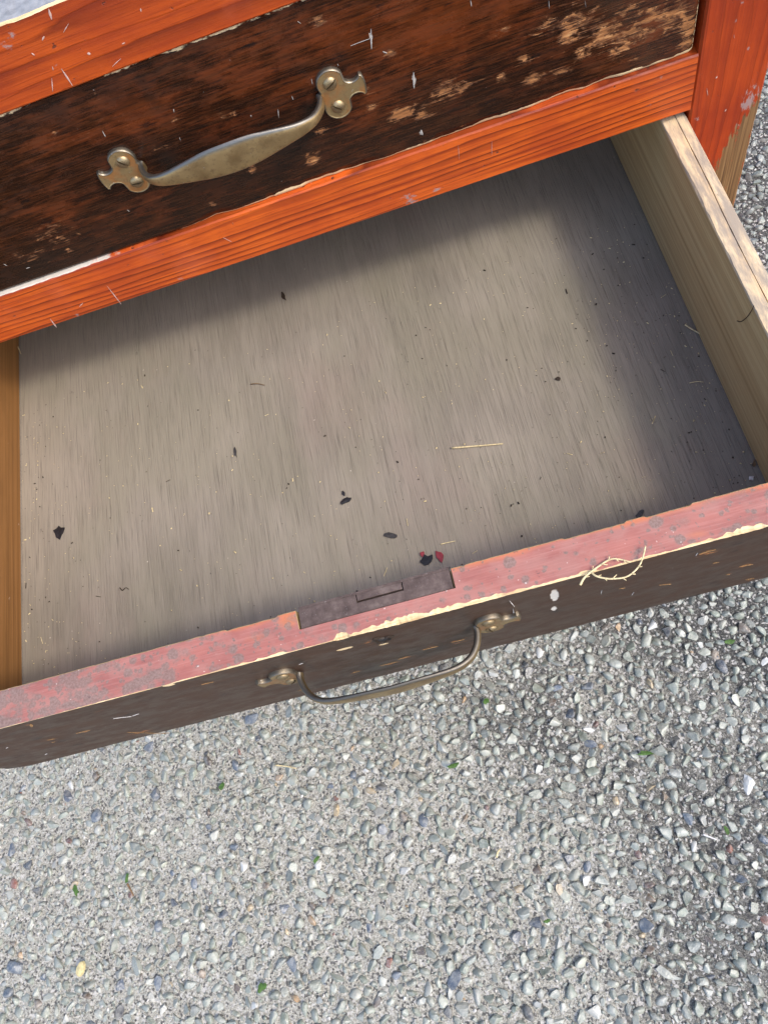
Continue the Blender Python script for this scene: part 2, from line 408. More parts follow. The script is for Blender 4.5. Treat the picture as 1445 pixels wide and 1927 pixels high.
M = dict(
    rail=mat_orange('orange_stained_pine_lengthwise', 'X', 185, 0.0),
    top=mat_orange('orange_stained_pine_edge', 'X', 80, 11.0, .8, (.72, .62, .5)),
    post=mat_orange('orange_painted_post', 'Z', 150, 5.0, .35, (.60, .42, .45)),
    upper=mat_lacquer('worn_dark_lacquer', True), lower=mat_lacquer('dull_dark_lacquer', False),
    pink=mat_pink(), cream=mat_cream(), ply=mat_ply(),
    inner=mat_pine('grey_brown_pine', (.30, .19, .08), (.44, .30, .138), (.50, .365, .185), 0, 620),
    inner_left=mat_pine('honey_pine', (.12, .052, .0135), (.21, .094, .026), (.26, .12, .038), 0, 560, .5),
    edge=mat_pine('pale_pine_edge', (.50, .34, .18), (.66, .49, .29), (.74, .59, .38), .75, 260),
    brass=mat_brass(), brass_dull=mat_brass('dull_tarnished_brass', .36), lock=mat_lock(), ground=mat_ground(),
    stone=mat_stone('aggregate_stone', True), stone1=mat_stone('aggregate_pebble', False),
    straw=mat_plain('dry_straw', (.72, .58, .32), .55, .4, 500),
    fleck=mat_plain('splintered_bare_wood', (.40, .22, .085), .7, .6, 900),
    paleshard=mat_plain('pale_scratch', (.46, .42, .38), .5, .4, 900),
    splash=mat_plain('pinkish_paint_streak', (.56, .36, .30), .5, .3, 900),
    white=mat_plain('white_paint_splash', (.72, .68, .64), .5, .3, 900),
    black=mat_plain('black_flake_and_hole_shade', (.022, .02, .022), .45, .5, 500),
    greyf=mat_plain('charcoal_flake', (.055, .05, .048), .6, .5, 500),
    red=mat_plain('crimson_paint_flake', (.27, .035, .045), .5, .4, 500),
    leaf=mat_plain('green_leaf', (.075, .15, .03), .5, .5, 400),
    brown=mat_plain('dry_brown_leaf', (.20, .115, .055), .7, .5, 400),
    topg=mat_topgrey(), dark=mat_plain('dark_fibre', (.035, .022, .014), .6, .4),
    seed=mat_plain('yellow_seed_husk', (.60, .50, .25), .5, .3, 300),
)

# ------------------------------------------------------------------ object helpers
def link(name, me, parent=None):
    o = bpy.data.objects.new(name, me); COL.objects.link(o)
    if parent is not None:
        o.parent = parent
        o.matrix_parent_inverse = Matrix.Translation(parent.location).inverted()
    return o
def thing(name, label, cat, loc, group=None):
    o = bpy.data.objects.new(name, None); COL.objects.link(o); o.location = loc; o.empty_display_size = .02
    o['label'] = label; o['category'] = cat
    if group: o['group'] = group
    return o
def tag(o, label, cat, group=None):
    o['label'] = label; o['category'] = cat
    if group: o['group'] = group
    return o
def mesh(name, V, Fc, mats, mi=None, smooth=False, attrs=None):
    me = bpy.data.meshes.new(name)
    me.from_pydata([tuple(map(float, v)) for v in V], [], [tuple(map(int, f)) for f in Fc])
    for a in (mats if isinstance(mats, (list, tuple)) else [mats]): me.materials.append(a)
    if mi is not None: me.polygons.foreach_set('material_index', np.asarray(mi, dtype=np.int32))
    if smooth: me.polygons.foreach_set('use_smooth', np.ones(len(me.polygons), dtype=bool))
    for k, a in (attrs or {}).items():
        at = me.attributes.new(k, 'FLOAT', 'POINT'); at.data.foreach_set('value', np.asarray(a, dtype=np.float32))
    me.update(); return me
def bm_mesh(name, bm, mats):
    me = bpy.data.meshes.new(name); bmesh.ops.recalc_face_normals(bm, faces=bm.faces[:]); bm.to_mesh(me); bm.free()
    for a in (mats if isinstance(mats, (list, tuple)) else [mats]): me.materials.append(a)
    return me
def add_box(bm, lo, hi, bev=0.0, mi=0):
    lo, hi = Vector(lo), Vector(hi)
    r = bmesh.ops.create_cube(bm, size=1.0, matrix=Matrix.Translation((lo + hi) / 2) @ Matrix.Diagonal((*(hi - lo), 1)))
    if bev:
        es = list({e for v in r['verts'] for e in v.link_edges})
        bmesh.ops.bevel(bm, geom=es, offset=bev, segments=2, affect='EDGES', profile=.6)
    return r
def box(name, lo, hi, mat, parent, bev=.001):
    bm = bmesh.new(); add_box(bm, lo, hi, bev); return link(name, bm_mesh(name, bm, mat), parent)

def loft(sections, seg_mat, caps=(0, 0)):
    """sections: (S, N, 3), closed profile; seg_mat: (N,) material index of segment i -> i+1"""
    Sx, N, _ = sections.shape
    V = sections.reshape(-1, 3)
    i = np.arange(Sx - 1)[:, None] * N; j = np.arange(N)[None, :]; j2 = (j + 1) % N
    Fq = np.stack([i + j, i + j2, i + N + j2, i + N + j], -1).reshape(-1, 4)
    mi = np.broadcast_to(np.asarray(seg_mat)[None, :], (Sx - 1, N)).reshape(-1)
    faces = [tuple(f) for f in Fq] + [tuple(range(N))[::-1], tuple(range((Sx - 1) * N, Sx * N))]
    return V, faces, list(mi) + [caps[0], caps[1]]
def blobs(P, Q, lst):
    """sum of soft ellipses (centre p, q, radii, weight)"""
    a = np.zeros(P.shape)
    for (p, q, rp, rq, wt) in lst:
        a = np.maximum(a, wt * np.exp(-((P - p) / rp) ** 2 - ((Q - q) / rq) ** 2))
    return a
PX = .00033                                # metres per photo pixel near the drawers
def fr(y, lst):
    zs = 3.2 if y < -.1 else 1.35         # the low front is seen steeply from above
    """photo spots -> ellipses on the vertical plane y"""
    out = []
    for (u, v, rx, rz, wt) in lst:
        p = ony(u, v, y); out.append((p[0], p[2], rx * PX, rz * PX * zs, wt))
    return out

# ------------------------------------------------------------------ chest carcass
CH = thing('chest_of_drawers', 'orange stained pine chest frame with two drawers, the lower one pulled out', 'chest', (-.06, .23, 0))

def board_face(name, x0, x1, z0, z1, y0, y1, mat, parent, step=.002, attr_fn=None, top_mat=None, jag=.0004, seed=0, axis='X'):
    """a solid board; fine grid on its front, slightly uneven arrises"""
    if axis == 'X':
        xs = np.arange(x0, x1 + step * .5, step); xs[-1] = x1
        nz = max(8, int((z1 - z0) / step)); zs = np.concatenate([[z1 - .001, z1 - .0016, z1 - .0024], np.linspace(z1 - .0036, z0 + .001, nz)])
        prof = [(y1, z0), (y1, z1), (y0 + .001, z1)] + [(y0, z) for z in zs] + [(y0 + .001, z0)]
        sec = np.array([[(x, p[0], p[1]) for p in prof] for x in xs])
        N = len(prof); j = (fbm(sec[:, :, 0] * 140, sec[:, :, 2] * 3 + seed, 31 + seed) - .5) * 2 * jag
        for k in (2, 3): sec[:, k, 2] += j[:, k] * (1 if k == 2 else .8); 
        sec[:, 3, 2] += -np.abs(j[:, 3]); sec[:, N - 2, 2] += np.abs(j[:, N - 2]); sec[:, N - 1, 2] = z0
        sm = [0] * N
        if top_mat is not None: sm[1] = 1; sm[2] = 2
        V, Fc, mi = loft(sec, sm)
    else:
        zs = np.arange(z0, z1 + step * .5, step); zs[-1] = z1
        nx = max(8, int((x1 - x0) / step)); xs = np.linspace(x0 + .0015, x1 - .0015, nx)
        prof = [(x0, y1), (x0, y0 + .0015)] + [(x, y0) for x in xs] + [(x1, y0 + .0015), (x1, y1)]
        sec = np.array([[(p[0], p[1], z) for p in prof] for z in zs]); N = len(prof)
        j = (fbm(sec[:, :, 2] * 110, sec[:, :, 0] * 3 + seed, 41 + seed) - .5) * 2 * jag
        sec[:, 1, 0] += np.abs(j[:, 1]); sec[:, N - 2, 0] -= np.abs(j[:, N - 2]) * 2; sec[:, N - 3, 0] -= np.abs(j[:, N - 3]) * 2
        V, Fc, mi = loft(sec, [0] * N)
    X, Y, Z = V[:, 0], V[:, 1], V[:, 2]
    at = dict(scuff=np.zeros(len(V)), bare=np.zeros(len(V)), chip=np.zeros(len(V)))
    if attr_fn: at.update(attr_fn(X, Y, Z))
    mats = [mat] + ([top_mat, M['cream']] if top_mat is not None else [])
    return link(name, mesh(name, V, Fc, mats, mi, False, at), parent)

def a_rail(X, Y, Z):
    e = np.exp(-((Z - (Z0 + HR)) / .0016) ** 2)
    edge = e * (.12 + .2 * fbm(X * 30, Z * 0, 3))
    wt = .62 * np.clip((-.07 - X) / .12, 0, 1) * (.75 + .5 * fbm(X * 80, X * 0, 7)); e = np.exp(-((Z - (Z0 + HR)) / (.0006 + .0006 * np.clip(-X / .3, 0, 1))) ** 2)  # sky glint on the rail's top edge, painted as a pale line at left
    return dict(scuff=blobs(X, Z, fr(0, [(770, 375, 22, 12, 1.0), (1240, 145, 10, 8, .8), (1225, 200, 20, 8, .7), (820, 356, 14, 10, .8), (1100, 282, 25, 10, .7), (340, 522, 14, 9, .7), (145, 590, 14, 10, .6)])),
                chip=np.maximum(edge * 1.1, e * wt))  # edge chips together with the painted sky glint
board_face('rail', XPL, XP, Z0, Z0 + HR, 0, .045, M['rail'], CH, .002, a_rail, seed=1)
def a_top(X, Y, Z):
    zt = Z0 + HR + HU + HT
    c = np.exp(-((Z - zt) / .0035) ** 2) * (.25 + .5 * fbm(X * 60, X * 0, 13))
    return dict(chip=np.maximum(c, np.exp(-((Z - (zt - HT)) / .0012) ** 2) * .35), scuff=blobs(X, Z, fr(0, [(20, 75, 30, 14, .55), (110, 130, 8, 30, .5)])))
board_face('top_board', XPL - .06, XR + .008, Z0 + HR + HU, Z0 + HR + HU + HT, 0, .47, M['top'], CH, .0025, a_top, M['topg'], .0007, 2)
def a_post(X, Y, Z):
    r = np.exp(-((X - XR) / .0035) ** 2) * .35
    low = np.clip((Z0 + .012 - Z) / .05, 0, 1.4)
    wdt = .004 + .022 * low
    bare = np.clip((X - (XR - wdt)) / .014, 0, 1) * np.clip((Z0 + .035 - Z) / .02, 0, 1) * .62
    return dict(bare=np.maximum(bare, r * .8), scuff=blobs(X, Z, fr(0, [(1412, 190, 22, 34, 1.05), (1395, 235, 16, 14, .9), (1380, 250, 12, 10, .6), (1392, 6, 10, 8, .7), (1395, 34, 14, 8, .6), (1410, 85, 10, 10, .6), (1310, 220, 12, 14, .6)])))
board_face('post', XP, XR, 0, Z0 + HR + HU, 0, .05, M['post'], CH, .0025, a_post, jag=.0005, seed=3, axis='Z')
board_face('post', XPL - .0488, XPL, 0, Z0 + HR + HU, 0, .05, M['post'], CH, .006, None, jag=.0005, seed=4, axis='Z')
for x in (XP + .012, XPL - .028):
    box('side_panel', (x, .05, .06), (x + .016, .45, Z0 + HR + HU), M['post'], CH)
box('back_panel', (XPL - .04, .45, .06), (XR - .01, .458, Z0 + HR + HU), M['inner'], CH)
box('added_light_stop', (XPL - .01, .045, Z0 + .02), (XP + .011, .45, Z0 + .028), M['edge'], CH)  # unseen panel added to block light from above, pale to bounce light
box('rail', (XPL, .001, Z0 - .17), (XP, .045, Z0 - .128), M['rail'], CH)
for x in (XP, XPL - .028):
    box('back_post', (x, .459, 0), (x + .03, .49, Z0 + HR + HU), M['post'], CH)
# the gap behind the upper drawer's ends is closed by its own box, see below

# ------------------------------------------------------------------ handle
def make_handle_mesh():
    V, Fc = [], []; tar, amb = [], []
    def plate(sgn):
        # outline relative to plate centre, tip pointing +x
        pts = []
        def arc(cx, cz, r, a0, a1, n):
            for k in range(n + 1):
                a = math.radians(a0 + (a1 - a0) * k / n); pts.append((cx + r * math.cos(a), cz + r * math.sin(a)))
        arc(.2, 8.0, 8.6, 205, 28, 14)
        arc(12.6, 9.4, 5.2, 215, 312, 7)                       # concave waist
        pts += [(17.0, 6.9), (18.6, 6.2), (19.3, 3), (19.5, 0), (19.3, -3), (18.6, -6.2), (17.0, -6.9)]
        arc(12.6, -9.4, 5.2, 48, 145, 7)
        arc(.2, -8.0, 8.6, -28, -205, 14)
        pts += [(-8.3, -3.0), (-8.6, -1.2), (-8.6, 1.2), (-8.3, 3.0)]
        n = len(pts); c = np.array(pts)
        ctr = np.array([1.0, 0])
        def inset(d):
            nx = np.roll(c, -1, 0) - np.roll(c, 1, 0); nx /= np.linalg.norm(nx, axis=1)[:, None] + 1e-9
            nr = np.stack([-nx[:, 1], nx[:, 0]], 1)
            if (nr * (c - ctr)).sum() > 0: nr = -nr
            return c + nr * d
        rings = [(0, 0.0), (0, 1.9), (.2, 2.5), (.6, 2.95), (1.0, 2.9), (1.25, 2.75)]
        b0 = len(V)
        for (d, y) in rings:
            q = inset(d)
            for (a, b) in q:
                V.append((sgn * (66.5 + a), -y, b))
                tar.append(1.0 if d < .8 else 0.0)
                amb.append(0.9 if d > 1.1 else 0.0)
        for r in range(len(rings) - 1):
            for k in range(n):
                k2 = (k + 1) % n
                Fc.append((b0 + r * n + k, b0 + r * n + k2, b0 + (r + 1) * n + k2, b0 + (r + 1) * n + k))
        Fc.append(tuple(b0 + (len(rings) - 1) * n + k for k in range(n)))
        Fc.append(tuple(b0 + k for k in range(n))[::-1])
    plate(1); plate(-1)
    # grip: a leaf-shaped band on a bowed path
    path = [(57.5, 1.2, 0), (57.8, 4, 0), (57.0, 8, .4), (55.0, 13, 1), (51.0, 18.5, 2), (45, 22.3, 3), (38, 24.2, 3.6), (28, 25.3, 4), (14, 26.2, 4.2), (0, 26.8, 4.3)]
    path = path + [(-a, b, c) for (a, b, c) in path[-2::-1]]
    wid = [3.6, 3.3, 3.1, 3.2, 3.6, 4.4, 5.4, 7.3, 9.7, 10.4]; wid = wid + wid[-2::-1]
    thk = [1.9, 1.9, 1.9, 1.9, 1.9, 1.8, 1.7, 1.6, 1.5, 1.5]; thk = thk + thk[-2::-1]
    P = np.array(path); t = np.arange(len(P)); tt = np.linspace(0, len(P) - 1, 73)
    def cub(a):
        a = np.asarray(a, float); out = []
        for s in tt:
            i = min(int(s), len(a) - 2); f = s - i
            p0, p1, p2, p3 = a[max(i - 1, 0)], a[i], a[i + 1], a[min(i + 2, len(a) - 1)]
            out.append(.5 * ((2 * p1) + (p2 - p0) * f + (2 * p0 - 5 * p1 + 4 * p2 - p3) * f * f + (3 * p1 - p0 - 3 * p2 + p3) * f ** 3))
        return np.array(out)
    Pc, Wc, Tc = cub(P), cub(wid), cub(thk)
    K = 20; b0 = len(V)
    tg = np.gradient(Pc, axis=0); tg /= np.linalg.norm(tg, axis=1)[:, None]
    for i in range(len(Pc)):
        out_n = np.array([tg[i][1], -tg[i][0], 0]); out_n /= np.linalg.norm(out_n) + 1e-9   # in (x, out) plane
        if Pc[i][1] > 3 and out_n[1] < 0: out_n = -out_n
        if abs(Pc[i][0]) > 56 : out_n = np.array([-np.sign(Pc[i][0]), 0, 0]) * -1 if out_n[0] * Pc[i][0] < 0 else out_n
        for k in range(K):
            a = 2 * math.pi * k / K; ca, sa = math.cos(a), math.sin(a)
            e = .75
            u = math.copysign(abs(ca) ** e, ca) * Tc[i]; z = math.copysign(abs(sa) ** e, sa) * Wc[i]
            if ca > 0: u *= 1.15
            q = Pc[i] + out_n * u
            V.append((q[0], -q[1], Pc[i][2] + z)); tar.append(1.25 if sa > .7 else .6 if sa < -.86 else 0.0); amb.append(0.0)
    n = len(Pc)
    for i in range(n - 1):
        for k in range(K):
            k2 = (k + 1) % K
            Fc.append((b0 + i * K + k, b0 + i * K + k2, b0 + (i + 1) * K + k2, b0 + (i + 1) * K + k))
    Fc.append(tuple(b0 + k for k in range(K))); Fc.append(tuple(b0 + (n - 1) * K + k for k in range(K)))
    V = np.array(V) * .001
    me = mesh('handle', V, Fc, M['brass'], None, True, dict(tarnish=tar, amber=amb))
    bm = bmesh.new(); bm.from_mesh(me); bmesh.ops.recalc_face_normals(bm, faces=bm.faces[:])
    big = [f for f in bm.faces if len(f.verts) > 30]
    for f in big:
        f.smooth = False
        for e in f.edges: e.smooth = False
    bmesh.ops.triangulate(bm, faces=big)
    for e in bm.edges:
        if len(e.link_faces) == 2 and e.calc_face_angle(0) > math.radians(50): e.smooth = False
    bm.to_mesh(me); bm.free()
    return me
def make_screw_mesh():
    bm = bmesh.new(); Rr = .0041; rings = [(.00425, 0), (.0041, .0005), (.0036, .0011), (.0027, .0016), (.0014, .0019), (0, .0020)]
    n = 20; vs = []
    for (r, h) in rings[:-1]:
        row = []
        for k in range(n):
            a = 2 * math.pi * (k + .5) / n; x, z = r * math.cos(a), r * math.sin(a)
            row.append(bm.verts.new((x, -h, z)))
        vs.append(row)
    for a, b in zip(vs, vs[1:]):
        for k in range(n): bm.faces.new((a[k], a[(k + 1) % n], b[(k + 1) % n], b[k]))
    bm.faces.new(vs[-1])
    # slot: split by two planes and push down
    for s in (-.00055, .00055):
        bmesh.ops.bisect_plane(bm, geom=bm.verts[:] + bm.edges[:] + bm.faces[:], plane_co=(0, 0, s), plane_no=(0, 0, 1))
    fs = [f for f in bm.faces if abs(f.calc_center_median().z) < .0005 and f.calc_center_median().y < -.0004]
    r = bmesh.ops.extrude_face_region(bm, geom=fs)
    ev = [v for v in r['geom'] if isinstance(v, bmesh.types.BMVert)]
    for v in ev: v.co.y = -.0003
    bmesh.ops.delete(bm, geom=fs, context='FACES_ONLY')
    bmesh.ops.recalc_face_normals(bm, faces=bm.faces[:])
    for f in bm.faces: f.smooth = True
    for e in bm.edges:
        if len(e.link_faces) == 2 and e.calc_face_angle(0) > math.radians(35): e.smooth = False
    me = bpy.data.meshes.new('screw'); bm.to_mesh(me); bm.free(); me.materials.append(M['brass'])
    for k in ('tarnish', 'amber'): me.attributes.new(k, 'FLOAT', 'POINT')
    me.attributes['tarnish'].data.foreach_set('value', np.full(len(me.vertices), .35, dtype=np.float32))
    return me
HM, SM = make_handle_mesh(), make_screw_mesh()
def put_handle(parent, x, y, z, tilt, slots, mat=None):
    h = bpy.data.objects.new('handle', HM); COL.objects.link(h)
    h.parent = parent; h.matrix_parent_inverse = Matrix.Translation(parent.location).inverted()
    h.location = (x, y, z); h.rotation_euler = (0, tilt, 0)
    for (sx, sz), a in zip(((-66.3, 8), (-66.3, -8), (66.3, 8), (66.3, -8)), slots):
        s = bpy.data.objects.new('screw', SM); COL.objects.link(s); s.parent = h
        s.location = (sx * .001, -.00275, sz * .001); s.rotation_euler = (0, math.radians(a), 0)
        if mat: s.material_slots[0].link = 'OBJECT'; s.material_slots[0].material = mat
    if mat: h.material_slots[0].link = 'OBJECT'; h.material_slots[0].material = mat
    return h

# ------------------------------------------------------------------ upper (closed) drawer
UD = thing('drawer', 'closed upper drawer with glossy dark brown front, gold flaking wear and brass pull', 'drawer', (-.056, .01, Z0 + HR), 'drawers of the chest')
def upper_front():
    x0, x1, z0, z1 = XPL + .002, XP - .0028, Z0 + HR + .0004, Z0 + HR + HU - .0008
    st = .0013
    xs = np.arange(x0, x1, st); zs = np.arange(z1 - .0012, z0 + .001, -st)
    prof = [(YU + .02, z0), (YU + .02, z1), (YU + .0012, z1)] + [(YU, z) for z in zs] + [(YU + .001, z0)]
    sec = np.array([[(x, p[0], p[1]) for p in prof] for x in xs]); N = len(prof)
    # bowed-out wear of the lower arris
    c = np.clip(fbm(xs * 38, xs * 0, 77) - .42, 0, 1) * .006 * (xs > -.12)
    for k in range(3): sec[:, N - 2 - k, 1] += c * (1 - k / 3)
    sec[:, N - 1, 1] += c
    sec[-1, 3:, 1] += .0012; sec[-2, 3:, 1] += .0004
    V, Fc, mi = loft(sec, [0] * N)
    X, Z = V[:, 0], V[:, 2]
    wear = blobs(X, Z, fr(YU, [
        (1078, 50, 34, 26, .95), (1139, 66, 42, 26, 1), (1170, 86, 34, 22, .9), (1225, 28, 30, 18, .9), (1262, 34, 40, 24, 1), (1296, 55, 22, 30, 1),
        (1099, 98, 26, 14, .85), (1038, 45, 24, 14, .75), (1008, 146, 28, 12, .9), (1058, 136, 22, 10, .85), (836, 172, 30, 16, 1), (762, 212, 36, 13, 1),
        (796, 216, 22, 10, .95), (876, 162, 24, 12, .95), (942, 146, 12, 8, .85), (988, 111, 16, 9, .85), (1154, 100, 20, 14, .85), (1200, 60, 60, 40, .7),
        (1290, 80, 30, 16, .8), (700, 200, 18, 7, .7), (598, 40, 14, 8, 1.0), (590, 300, 20, 12, .95), (475, 320, 12, 7, .95), (400, 385, 8, 8, .8),
        (132, 470, 10, 6, 1.0), (150, 440, 8, 6, .7), (100, 440, 50, 30, .5), (60, 480, 40, 20, .45), (560, 245, 20, 6, .75), (605, 245, 14, 6, .8),
        (420, 220, 10, 6, .8), (437, 216, 8, 5, .8), (330, 225, 10, 5, .7), (505, 260, 30, 5, .5), (310, 275, 26, 6, .6), (180, 177, 5, 5, .8), (102, 248, 6, 5, .85), (735, 95, 12, 8, .7), (725, 100, 12, 6, .75), (1010, 60, 22, 9, .65),
        (1180, 20, 40, 12, .6), (1110, 20, 30, 10, .6), (940, 60, 20, 8, .45), (900, 200, 20, 8, .55), (690, 170, 14, 7, .6), (800, 268, 18, 7, .7), (870, 240, 14, 5, .5)]))
    red = blobs(X, Z, fr(YU, [(820, 45, 150, 70, .95), (640, 60, 120, 50, .8), (480, 110, 120, 60, .6), (250, 210, 90, 45, .75), (130, 250, 90, 40, .6), (860, 130, 60, 40, .5),
                              (110, 400, 90, 34, .55), (300, 380, 80, 30, .35), (700, 200, 70, 40, .6), (560, 160, 70, 36, .6), (1200, 60, 120, 60, .6), (950, 30, 70, 60, .7), (420, 240, 80, 40, .45)]))
    n1 = fbm(X * 45, Z * 8, 91); n2 = fbm(X * 45, Z * 8, 97)
    zb = Z - z0; zt = z1 - Z
    right = np.clip((X + .12) / .1, 0, 1)
    cb = np.exp(-(zb / (.0008 + .0058 * np.clip(n1 - .3, 0, 1) * (.35 + right))) ** 2) * (.42 + .6 * right)
    cb = np.maximum(cb, blobs(X, Z, fr(YU, [(545, 358, 40, 7, .85), (585, 350, 20, 5, .7), (1285, 115, 50, 6, .95), (1225, 132, 30, 6, .7), (700, 315, 12, 3, .5)])))
    ct = np.exp(-(zt / (.0018 + .006 * np.clip(n2 - .33, 0, 1))) ** 2) * (.42 + .25 * n2)
    cr = np.exp(-((x1 - X) / .0022) ** 2) * .55
    dark_patch = blobs(X, Z, fr(YU, [(545, 275, 70, 34, .9), (585, 215, 16, 26, 1), (320, 310, 22, 34, .9), (50, 520, 150, 40, .8), (440, 330, 160, 30, .5), (115, 220, 22, 32, .6), (215, 180, 36, 26, .6), (640, 105, 16, 22, .6), (275, 170, 12, 40, .6)]))  # darker patches behind the grip, by the brackets and at lower left
    white = blobs(X, Z, fr(YU, [(698, 68, 3.5, 8, .8), (779, 150, 7, 12, .62), (792, 250, 6, 8, .62)]))
    return link('front_board', mesh('front_board', V, Fc, M['upper'], mi, False, dict(wear=wear, chip=np.maximum(np.maximum(cb, ct), cr), red=red, dark_patch=dark_patch, white=white)), UD)
upper_front()
box('side_panel', (XPL + .004, YU + .0205, Z0 + HR + .002), (XPL + .018, .42, Z0 + HR + HU - .008), M['inner'], UD)
box('side_panel', (XP - .0185, YU + .0205, Z0 + HR + .002), (XP - .0045, .42, Z0 + HR + HU - .008), M['inner'], UD)
HZ1 = Z0 + .1005
put_handle(UD, -.0443, YU, HZ1, math.radians(-.8), (50, 8, -28, 42))

# paint splashes and scratches on a face: thin raised drops joined as one part
def ribbons(name, lst, plane, mat, parent, lift=.00025):
    V, Fc = [], []
    for (u0, v0, u1, v1, wpx) in lst:
        a, b = plane(u0, v0), plane(u1, v1)
        d = b - a; L = np.linalg.norm(d); d = d / (L + 1e-9)
        nrm = PLN[plane]; s = np.cross(d, nrm); s /= np.linalg.norm(s)
        base = len(V); K = 5
        for k in range(K):
            f = k / (K - 1); wd = wpx * PX * .30 * (math.sin(math.pi * min(max(f, .06), .94)) ** .7) * (1 + .3 * random.uniform(-1, 1))
            c = a + d * L * f
            V += [c + s * wd + nrm * .00002, c + nrm * lift, c - s * wd + nrm * .00002]
        for k in range(K - 1):
            p = base + 3 * k
            Fc += [(p, p + 1, p + 4, p + 3), (p + 1, p + 2, p + 5, p + 4)]
    o = link(name, mesh(name, V, Fc, mat, None, True), parent); o['kind'] = 'stuff'; return o
pl_rail = lambda u, v: ony(u, v, -.0001)
pl_up = lambda u, v: ony(u, v, YU - .0001)
pl_lo = lambda u, v: ony(u, v, -D - .0001)
PLN = {pl_rail: np.array([0, -1., 0]), pl_up: np.array([0, -1., 0]), pl_lo: np.array([0, -1., 0])}
ribbons('paint_splash', [(116, 129, 137, 161, 5), (202, 538, 229, 573, 4), (95, 600, 107, 616, 5), (92, 16, 98, 37, 5), (150, 577, 157, 570, 3), (120, 61, 130, 44, 2), (212, 125, 228, 110, 2), (60, 100, 66, 104, 4), (80, 76, 84, 68, 4),
                         (165, 101, 171, 101, 7), (99, 125, 101, 132, 3), (98, 146, 100, 172, 2.5), (230, 83, 236, 80, 3), (265, 15, 266, 22, 3), (925, 265, 925, 292, 1.5), (862, 273, 864, 300, 1.5), (420, 447, 436, 455, 1.5), (1346, 148, 1349, 143, 5), (1363, 210, 1366, 205, 4), (1329, 165, 1331, 180, 1.5), (1380, 65, 1381, 72, 1.5)], pl_rail, M['splash'], CH)
ribbons('paint_splash', [(698, 54, 699, 92, 5), (660, 86, 697, 72, 1.5), (778, 135, 779, 166, 5), (792, 244, 795, 254, 6), (1032, 0, 1033, 16, 2), (885, 0, 887, 12, 3), (523, 205, 525, 222, 3), (549, 180, 552, 188, 2), (586, 148, 588, 158, 2.5),
                         (193, 246, 199, 257, 3), (338, 258, 340, 264, 2.5), (327, 205, 328, 211, 3), (472, 216, 473, 220, 3), (720, 97, 728, 100, 3), (635, 120, 637, 124, 2), (240, 395, 244, 398, 2), (8, 497, 14, 500, 2), (1100, 0, 1102, 14, 1.2), (560, 40, 566, 44, 1.5), (50, 505, 57, 503, 2)], pl_up, M['paleshard'], UD)

